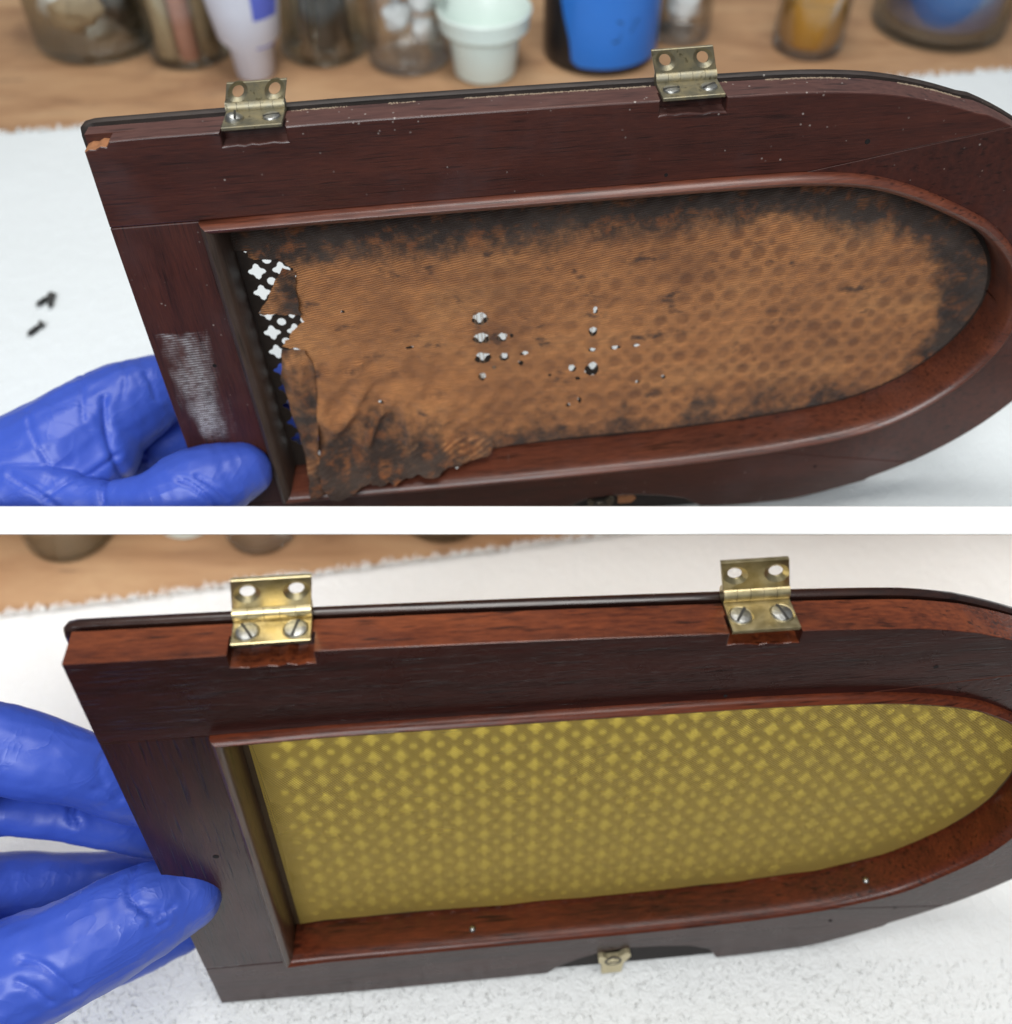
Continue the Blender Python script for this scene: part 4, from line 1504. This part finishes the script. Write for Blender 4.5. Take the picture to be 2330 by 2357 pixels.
HAND_L = [
    [(-0.1222, 0.1323, 0.1035, 0.0146), (-0.1366, 0.1236, 0.1067, 0.0176), (-0.1544, 0.1117, 0.1071, 0.0188), (-0.1707, 0.1049, 0.1041, 0.0206), (-0.1936, 0.0979, 0.0982, 0.0238), (-0.2234, 0.1037, 0.0965, 0.0290)],
    [(-0.1364, 0.1753, 0.0952, 0.0127), (-0.1512, 0.1717, 0.1105, 0.0139), (-0.1651, 0.1728, 0.1258, 0.0144), (-0.1822, 0.1734, 0.1354, 0.0163), (-0.2017, 0.1720, 0.1408, 0.0179), (-0.2225, 0.1487, 0.1278, 0.0216), (-0.2303, 0.1277, 0.1101, 0.0294)],
    [(-0.1435, 0.1650, 0.0762, 0.0085), (-0.1621, 0.1636, 0.0907, 0.0091), (-0.1812, 0.1638, 0.1013, 0.0089), (-0.2056, 0.1599, 0.1110, 0.0103), (-0.2245, 0.1465, 0.1129, 0.0161)],
    [(-0.1561, 0.1567, 0.0562, 0.0103), (-0.1769, 0.1514, 0.0648, 0.0120), (-0.1944, 0.1461, 0.0734, 0.0135), (-0.2124, 0.1379, 0.0861, 0.0157), (-0.2325, 0.1234, 0.0935, 0.0282)],
    [(-0.1385, 0.1382, 0.0380, 0.0082), (-0.1569, 0.1279, 0.0450, 0.0107), (-0.1812, 0.1169, 0.0619, 0.0127), (-0.2234, 0.1037, 0.0965, 0.0250)],
    [(-0.2234, 0.1037, 0.0965, 0.0290), (-0.2485, 0.0993, 0.0928, 0.0290), (-0.2775, 0.0906, 0.0921, 0.0258)],
]
# glove creases: curves across the side of the hand that faces the bench front (across, up the slope)
CREASE_U = [([(-0.1682, 0.0476), (-0.1669, 0.0375), (-0.1651, 0.0262), (-0.1628, 0.0149), (-0.1610, 0.0037)], 0.0019, 0.0013),
    ([(-0.1631, 0.0241), (-0.1702, 0.0170), (-0.1769, 0.0114), (-0.1847, 0.0047)], 0.0010, 0.0009),
    ([(-0.1544, 0.0593), (-0.1516, 0.0545), (-0.1502, 0.0486)], 0.0010, 0.0012),
    ([(-0.1293, 0.0130), (-0.1244, 0.0109), (-0.1187, 0.0056), (-0.1166, 0.0003)], 0.0014, 0.0012),
    ([(-0.1229, 0.0141), (-0.1176, 0.0109), (-0.1123, 0.0056)], 0.0011, 0.0010),
    ([(-0.1969, 0.0415), (-0.1914, 0.0303), (-0.1858, 0.0192)], 0.0008, 0.0010),
    ([(-0.1992, 0.0148), (-0.1880, 0.0081), (-0.1791, 0.0014)], 0.0012, 0.0012),
    ([(-0.1834, 0.0607), (-0.1777, 0.0516), (-0.1743, 0.0379)], 0.0006, 0.0010),
    ([(-0.1644, 0.0644), (-0.1616, 0.0574), (-0.1616, 0.0481)], 0.0006, 0.0012)]
CREASE_L = [([(-0.1370, -0.1323), (-0.1345, -0.1371), (-0.1297, -0.1409), (-0.1240, -0.1428)], 0.0014, 0.0016),
    ([(-0.1297, -0.1419), (-0.1249, -0.1447), (-0.1202, -0.1428)], 0.0012, 0.0012),
    ([(-0.1268, -0.1466), (-0.1249, -0.1485), (-0.1221, -0.1476)], 0.0010, 0.0010),
    ([(-0.1665, -0.1537), (-0.1604, -0.1546), (-0.1548, -0.1583), (-0.1493, -0.1657)], 0.0013, 0.0015),
    ([(-0.1665, -0.1602), (-0.1613, -0.1629), (-0.1567, -0.1685)], 0.0010, 0.0012),
    ([(-0.1701, -0.1155), (-0.1705, -0.1195), (-0.1685, -0.1236)], 0.0012, 0.0010),
    ([(-0.1732, -0.1135), (-0.1725, -0.1195), (-0.1709, -0.1232)], 0.0010, 0.0010),
    ([(-0.1549, -0.1046), (-0.1510, -0.1070), (-0.1480, -0.1105)], 0.0008, 0.0014),
    ([(-0.1510, -0.0873), (-0.1540, -0.0954), (-0.1520, -0.1034)], 0.0006, 0.0016)]
hand("gloved_hand", HAND_U, "blue nitrile gloved hand pinching the square end of the old brown-clothed door", CREASE_U, 1.3)
hand("gloved_hand", HAND_L, "blue nitrile gloved hand with big thumb on the restored door with yellow cloth", CREASE_L, 4.1)

# ------------------------------------------------------------------ jars and tubs on the shelf and the bench
G = {}
G['clear'] = glass_mat("clear_glass", (0.985, 0.992, 0.988))
G['green'] = glass_mat("greenish_glass", (0.955, 0.975, 0.955))
G['amber'] = plain("amber_liquid", (0.80, 0.38, 0.03), 0.2, var=0.25, scale=40, trans=0.2)
G['dark'] = plain("dark_contents", (0.035, 0.026, 0.022), 0.5, var=0.5, scale=60)
G['cream'] = plain("cream_paper", (0.62, 0.50, 0.33), 0.7)
G['pink'] = plain("pink_paper", (0.62, 0.27, 0.20), 0.7)
G['cotton'] = plain("white_cotton", (0.82, 0.83, 0.83), 0.9, var=0.05, bump=0.3)
G['mint'] = plain("white_plastic_mint", (0.70, 0.80, 0.75), 0.35, var=0.03)
G['blue'] = plain("blue_label", (0.020, 0.17, 0.62), 0.35, var=0.05)
G['black'] = plain("black_plastic", (0.012, 0.011, 0.013), 0.3)
G['bluestripe'] = plain("blue_stripe", (0.10, 0.14, 0.60), 0.4)
G['milky'] = plain("milky_plastic", (0.66, 0.68, 0.78), 0.4, var=0.06)
G['tan'] = plain("tan_wood_sticks", (0.42, 0.29, 0.17), 0.7)
G['ink'] = plain("black_ink", (0.01, 0.01, 0.012), 0.6)


def thing(name, loc, label, cat, group="jars and tubs along the back of the bench"):
    o = empty(name, Matrix.Translation(loc))
    return tag(o, label, cat, group)


def jar_body(root, r, h, mat, thick=0.0022, foot=0.004):
    prof = [(0.0004, 0.0), (r * 0.82, 0.0), (r * 0.95, 0.0012), (r, 0.005), (r, h * 0.8), (r * 0.86, h * 0.9), (r * 0.82, h),
            (r * 0.82 - thick, h), (r * 0.86 - thick, h * 0.9), (r - thick, h * 0.8), (r - thick, foot + 0.004), (r * 0.85, foot), (0.0004, foot + 0.001)]
    V, F = lathe(prof, 56)
    return link_mesh("glass", V, F, mat, root, 60)


def blob(root, name, mat, c, r, seed, n=3):
    bm = bmesh.new()
    bmesh.ops.create_icosphere(bm, subdivisions=n, radius=1)
    V = []
    for v in bm.verts:
        k = 1 + 0.35 * noise.noise(v.co * 1.7 + Vector((seed, 0, 0)))
        v.co = Vector(c) + Vector((v.co.x * r[0], v.co.y * r[1], v.co.z * r[2])) * k
    me = bpy.data.meshes.new(name)
    bm.to_mesh(me)
    bm.free()
    me.polygons.foreach_set("use_smooth", [True] * len(me.polygons))
    me.materials.append(mat)
    o = bpy.data.objects.new(name, me)
    COL.objects.link(o)
    o.parent = root
    return o


ZS = Z_SHELF + 0.0004
# 1 wide jar with dark contents, far left
j = thing("glass_jar", (-0.3156, 0.7900, ZS), "wide greenish glass jar of brown oddments, leftmost at the back of the shelf", "jar")
jar_body(j, 0.0505, 0.09, G['green'])
for i in range(9):
    a = i * 2.4
    blob(j, "scrap", [G['dark'], G['tan'], G['tan'], G['cream'], G['cotton']][i % 5], (0.026 * math.cos(a), 0.026 * math.sin(a), 0.020 + 0.007 * (i % 3)), (0.014, 0.012, 0.012), i)
# 2 jar with paper rolls
j = thing("glass_jar", (-0.2411, 0.7640, ZS), "small glass jar holding cream and pink paper rolls behind the left hinge", "jar")
jar_body(j, 0.0315, 0.085, G['green'])
for i, (x, y, m) in enumerate([(-0.012, -0.016, 'cream'), (0.004, -0.020, 'pink'), (0.017, -0.010, 'tan'), (-0.004, 0.008, 'cream'), (0.014, 0.010, 'tan'), (-0.018, 0.004, 'tan')]):
    V, F = lathe([(0.0001, 0.0), (0.0068, 0.0), (0.0072, 0.001), (0.0072, 0.078), (0.004, 0.079), (0.0001, 0.074)], 18)
    link_mesh("paper_roll", at(V, (x, y, 0.0052)), F, G[m], j, 50)
# 3 tapered milky cup with a blue stripe
j = thing("plastic_cup", (-0.1862, 0.7310, ZS), "milky tapered plastic cup with a blue stripe, behind the left hinge", "cup")
V, F = lathe([(0.0003, 0), (0.013, 0), (0.0142, 0.0015), (0.0162, 0.022), (0.0225, 0.030), (0.0262, 0.055), (0.0285, 0.072), (0.0275, 0.072), (0.0250, 0.055), (0.0150, 0.022), (0.0128, 0.003), (0.0003, 0.003)], 40)
link_mesh("cup_body", V, F, G['milky'], j, 50)
V, F = [], []
for a in np.linspace(-1.15, -0.35, 10):
    for z, r in ((0.026, 0.0200), (0.055, 0.0268), (0.072, 0.0290)):
        V.append((r * math.cos(a), r * math.sin(a), z))
for i in range(9):
    for k in range(2):
        F.append((i * 3 + k, i * 3 + 3 + k, i * 3 + 4 + k, i * 3 + 1 + k))
link_mesh("stripe", V, F, G['bluestripe'], j, 180)
# 4 jar with dark and tan sticks
j = thing("glass_jar", (-0.1391, 0.7700, ZS), "glass jar of dark and tan sticks, right of the milky striped cup", "jar")
jar_body(j, 0.0335, 0.085, G['green'])
for i in range(11):
    a = i * 2.4
    rr = 0.023 if i % 2 else 0.012
    V, F = lathe([(0.0001, 0.0), (0.0044, 0.0), (0.0048, 0.002), (0.0048, 0.078), (0.0001, 0.080)], 12)
    q = link_mesh("stick", V, F, G[['dark', 'tan', 'dark', 'dark', 'cream'][i % 5]], j, 50)
    q.location = (rr * math.cos(a), rr * math.sin(a), 0.0052)
    q.rotation_euler = (0.10 * math.sin(a), -0.10 * math.cos(a), 0)
# 5 jar of cotton
j = thing("glass_jar", (-0.0732, 0.7540, ZS), "clear glass jar with white cotton scraps, left of the white tub", "jar")
jar_body(j, 0.0315, 0.085, G['clear'])
for i in range(7):
    a = i * 2.1
    blob(j, "cotton_scrap", G['cotton'], (0.013 * math.cos(a), 0.013 * math.sin(a) - 0.004, 0.024 + 0.007 * i), (0.010, 0.008, 0.009), i + 20)
# 6 white tub with a rim
j = thing("plastic_tub", (-0.0156, 0.7348, ZS), "white plastic tub with a thick rolled rim, between cotton jar and blue bottle", "tub")
V, F = lathe([(0.0003, 0), (0.0215, 0), (0.0228, 0.0012), (0.0248, 0.018), (0.0262, 0.0305), (0.0300, 0.0315), (0.0325, 0.034), (0.0330, 0.040), (0.0345, 0.046), (0.0335, 0.0475),
              (0.0305, 0.044), (0.0280, 0.036), (0.0252, 0.031), (0.0218, 0.004), (0.0003, 0.003)], 56)
link_mesh("tub_body", V, F, G['mint'], j, 40)
# 7 black bottle with a blue label and handwriting
j = thing("bottle", (0.0712, 0.7670, ZS), "squat black bottle with bright blue label and handwritten marks", "bottle")
rb = 0.0430
V, F = lathe([(0.0003, 0), (rb * 0.9, 0), (rb * 0.98, 0.0015), (rb, 0.006), (rb, 0.085), (rb * 0.7, 0.098), (rb * 0.35, 0.104), (rb * 0.35, 0.118), (0.0003, 0.119)], 64)
link_mesh("bottle_body", V, F, G['black'], j, 50)
V, F = [], []
for a in np.linspace(R(-128), R(-2), 40):
    f = (a - R(-128)) / R(126)
    zb = 0.0065 + 0.006 * max(0, 1 - f * 9)
    for z in (zb, 0.04, 0.075):
        lean = R(-7) * (0.03 - z) / 0.03 if f < 0.05 else 0
        V.append(((rb + 0.0006) * math.cos(a - lean * 2), (rb + 0.0006) * math.sin(a - lean * 2), z))
for i in range(39):
    for k in range(2):
        F.append((i * 3 + k, i * 3 + 3 + k, i * 3 + 4 + k, i * 3 + 1 + k))
lab = link_mesh("label_band", V, F, G['blue'], j, 180)


def ink(parent, strokes, ac, zc_, s, r):
    V, F = [], []
    for st in strokes:
        st = [tuple(p) for p in catmull(st, 6)]
        b0 = len(V)
        for (x, y) in st:
            a = ac + x * s / r
            for d in (-0.0005, 0.0005):
                V.append(((r + 0.0012) * math.cos(a), (r + 0.0012) * math.sin(a), zc_ + y * s + d))
        for i in range(len(st) - 1):
            F.append((b0 + 2 * i, b0 + 2 * i + 2, b0 + 2 * i + 3, b0 + 2 * i + 1))
    return link_mesh("handwriting", V, F, G['ink'], parent)


ink(lab, [[(-0.9, 2.4), (-0.3, 2.2), (-0.25, 1.2), (-0.5, 0.4), (-0.9, 0.1), (-1.3, 0.15)], [(0.9, 2.6), (0.75, 1.8), (0.8, 1.1), (1.15, 1.5), (1.5, 2.1), (1.8, 2.2)]], R(-72), 0.026, 0.0062, rb)
# 8 small clear jar behind the right hinge
j = thing("glass_jar", (0.1362, 0.7950, ZS), "small clear glass jar behind the right hinge", "jar")
jar_body(j, 0.0235, 0.08, G['clear'])
blob(j, "cotton_scrap", G['cotton'], (0, 0, 0.024), (0.015, 0.015, 0.012), 3)
# 9 amber jar
j = thing("glass_jar", (0.2322, 0.7740, ZS), "small glass of amber varnish on the back of the shelf", "jar")
jar_body(j, 0.0268, 0.08, G['clear'])
V, F = lathe([(0.0003, 0), (0.0205, 0), (0.0236, 0.004), (0.0237, 0.032), (0.0003, 0.032)], 40)
link_mesh("varnish", at(V, (0, 0, 0.0062)), F, G['amber'], j, 50)
# 10 large jar with blue contents, far right
j = thing("glass_jar", (0.3435, 0.8110, ZS), "large glass jar with dark base ring and blue contents, far right", "jar")
jar_body(j, 0.0520, 0.09, G['green'])
V, F = lathe([(0.0003, 0), (0.040, 0), (0.0435, 0.004), (0.0435, 0.05), (0.0003, 0.05)], 48)
link_mesh("blue_contents", at(V, (0, 0, 0.0100)), F, G['blue'], j, 50)
# lower bench, at the back under the shelf
ZB = 0.0004
j = thing("glass_jar", (-0.2697, 0.3925, ZB), "glass jar of white cotton balls, leftmost at the back of the lower bench", "jar")
jar_body(j, 0.0280, 0.080, G['green'])
for i in range(8):
    a = i * 2.3
    blob(j, "cotton_ball", G['cotton'], (0.013 * math.cos(a), 0.013 * math.sin(a), 0.014 + 0.006 * i), (0.0085, 0.0085, 0.0085), i + 40)
j = thing("plastic_tub", (-0.2001, 0.4060, ZB), "small white plastic tub second from left on the lower bench", "tub")
V, F = lathe([(0.0003, 0), (0.020, 0), (0.0213, 0.0012), (0.0245, 0.05), (0.027, 0.052), (0.027, 0.056), (0.0235, 0.056), (0.0200, 0.003), (0.0003, 0.003)], 48)
link_mesh("tub_body", V, F, G['mint'], j, 40)
j = thing("glass_jar", (-0.1520, 0.3930, ZB), "small clear glass jar with a dark wire on the lower bench", "jar")
jar_body(j, 0.0225, 0.075, G['clear'])
V, F = capsule((-0.004, 0.002, 0.008), (0.010, -0.006, 0.060), 0.0012, 0.0012, 10, 3)
link_mesh("wire", V, F, G['black'], j, 60)
blob(j, "cotton_scrap", G['cotton'], (-0.006, 0.003, 0.012), (0.010, 0.009, 0.005), 63)
j = thing("glass_jar", (-0.0392, 0.4110, ZB), "wide green glass jar on the lower bench, rightmost of its row", "jar")
jar_body(j, 0.0315, 0.075, G['green'])
blob(j, "scrap", G['dark'], (0.0, 0.0, 0.018), (0.020, 0.020, 0.010), 71)

# ------------------------------------------------------------------ loose screws on the shelf towel
def loose_screw(loc, ang, label):
    V, F = lathe([(0.0001, 0.0), (0.0006, 0.001), (0.0010, 0.003), (0.0011, 0.0095), (0.0020, 0.0108), (0.0023, 0.0115), (0.0001, 0.0118)], 12)
    parts = [(V, F)]
    for k in range(7):
        z = 0.0022 + k * 0.0009
        parts.append(lathe([(0.0011, z - 0.0003), (0.00155, z), (0.0011, z + 0.0003)], 12))
    V, F = merge(*parts)
    rot = Matrix.Rotation(ang, 4, 'Z') @ Matrix.Rotation(R(90), 4, 'Y')
    V = [tuple(rot @ Vector(v)) for v in V]
    o = link_mesh("loose_screw", V, F, M['dark_steel'], None, 50)
    o.location = loc
    return tag(o, label, "screw", "loose dark screws on the shelf towel")


loose_screw((-0.2640, 0.4490, ZU + 0.0022), R(58), "dark loose screw lying on the shelf towel, leftmost of the close pair")
loose_screw((-0.2555, 0.4475, ZU + 0.0022), R(100), "dark loose screw lying on the shelf towel, right one of the close pair")
loose_screw((-0.2610, 0.4235, ZU + 0.0022), R(62), "dark loose screw alone on the shelf towel above the glove")
